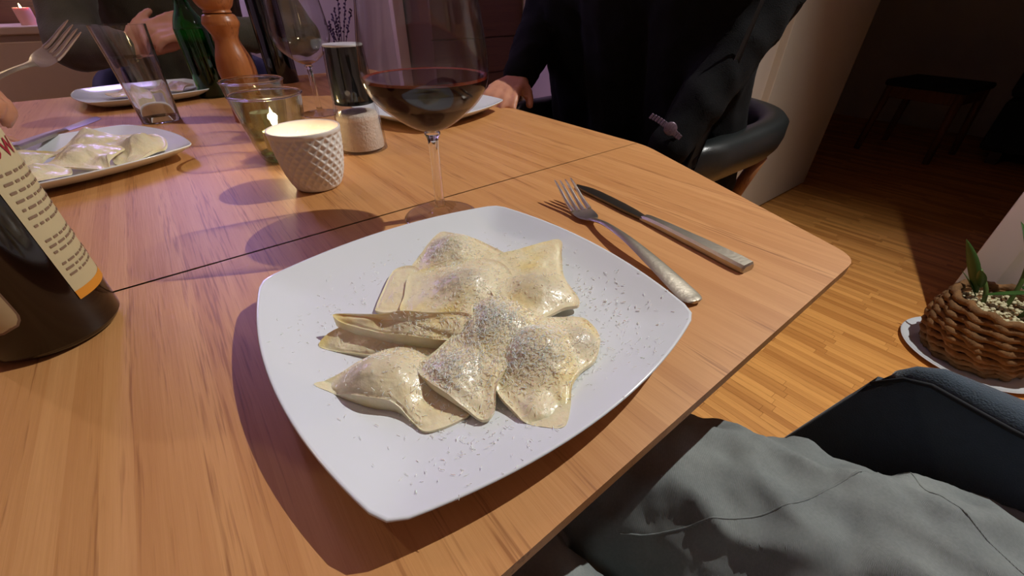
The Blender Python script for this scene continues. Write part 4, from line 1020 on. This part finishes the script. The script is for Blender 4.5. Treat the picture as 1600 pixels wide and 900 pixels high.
# fork held in that hand
fk = make_fork('fork', (0, 0, 0), 0, 'steel fork raised in the hand at the left edge')
a, b = Vector((-.205, .850, .822)), Vector((-.066, .870, .882)); dv = (b-a).normalized()
zax = Vector((-.25, -.75, .6)); zax = (zax-dv*zax.dot(dv)).normalized(); xa = dv.cross(zax)
mw = Matrix((xa, dv, zax)).transposed().to_4x4(); mw.translation = b-dv*.205; fk.matrix_world = mw
# knife left on the left plate
k3 = copy_tree(kn); k3['label'] = 'table knife leaning on the rim of the plate behind the brown bottle'
a, b = Vector((-.185, .860, TZ+.0225)), Vector((-.102, 1.075, TZ+.015)); dv = (b-a).normalized(); zax = Vector((0, 0, 1)); xa = dv.cross(zax).normalized(); zax = xa.cross(dv)
mw = Matrix((xa, dv, zax)).transposed().to_4x4(); mw.translation = a; k3.matrix_world = mw
# photographer's lap
lap = empty('person', (.2, -.25, 0), 0, 'lap of the seated person in grey green cotton trousers, lower right', 'person')
o0 = Vector((.2, -.25, 0))
def rel(l): return [(Vector(a)-o0, Vector(b)-o0, r, s) for a, b, r, s in l]
blob('trousers', rel([((.31, -.30, .550), (.345, -.15, .535), .112, .098), ((.345, -.15, .535), (.228, .10, .528), .098, .086), ((.228, .10, .528), (.20, .36, .535), .086, .070), ((.20, .36, .53), (.22, .37, .11), .070, .060),
    ((.08, -.30, .550), (.05, -.05, .532), .112, .096), ((.05, -.05, .532), (.048, .10, .528), .096, .086), ((.048, .10, .528), (.05, .36, .535), .086, .070), ((.05, .36, .53), (.04, .37, .11), .070, .060), ((.10, -.30, .57), (.30, -.30, .57), .115, .115)]), 'trouser', lap, .005, 3, .012, 17)
bpy.context.view_layer.update()
trs = [o for o in lap.children if o.name.startswith('trousers')][0]
tv = BVHTree.FromPolygons(*world_tris([trs]))
def seam(pts, n=40):
    out = []
    for x, y in spline(pts, n):
        h = tv.ray_cast(Vector((x, y, .70)), Vector((0, 0, -1)))
        if h[0]: out.append(h[0]-o0)
    bm = bmesh.new(); tube(bm, out, .0008, 6); obj('seam', bm, 'trouser', trs, True)
seam([(.392, -.045), (.32, -.025), (.25, .0), (.20, .035), (.165, .07)]); 
seam([(.30, -.16), (.345, -.08), (.385, -.04), (.375, .02)])
for x, y in ((.22, .37), (.04, .37)): blob('shoe', rel([((x, y-.02, .055), (x, y+.16, .045), .050, .040)]), 'metalblack', lap, .008, 3)
# watch parts
bm = bmesh.new(); lathe(bm, [(0, -.003), (.015, -.003), (.0165, 0), (.0165, .004), (.013, .006), (0, .006)], 24); obj('watch_case', bm, 'silverpat', ww, True, 40)
for k in range(6):
    for s in (-1, 1):
        bm = bmesh.new(); box(bm, -.0075, .0075, s*(.018+k*.0075)-.0032, s*(.018+k*.0075)+.0032, -.004-.0012*k*k, -.001-.0012*k*k, .0008, 1); obj('bracelet_link', bm, 'silverpat', ww)
wz = Vector((-.62, -.58, .30)).normalized(); wx = Vector((.25, -.05, .25)); wx = (wx-wz*wx.dot(wz)).normalized(); wy = wz.cross(wx)
mw = Matrix((wx, wy, wz)).transposed().to_4x4(); mw = mw @ Matrix.Diagonal((.72, .72, .72, 1)); mw.translation = (.712, .437, .733); ww.matrix_world = mw
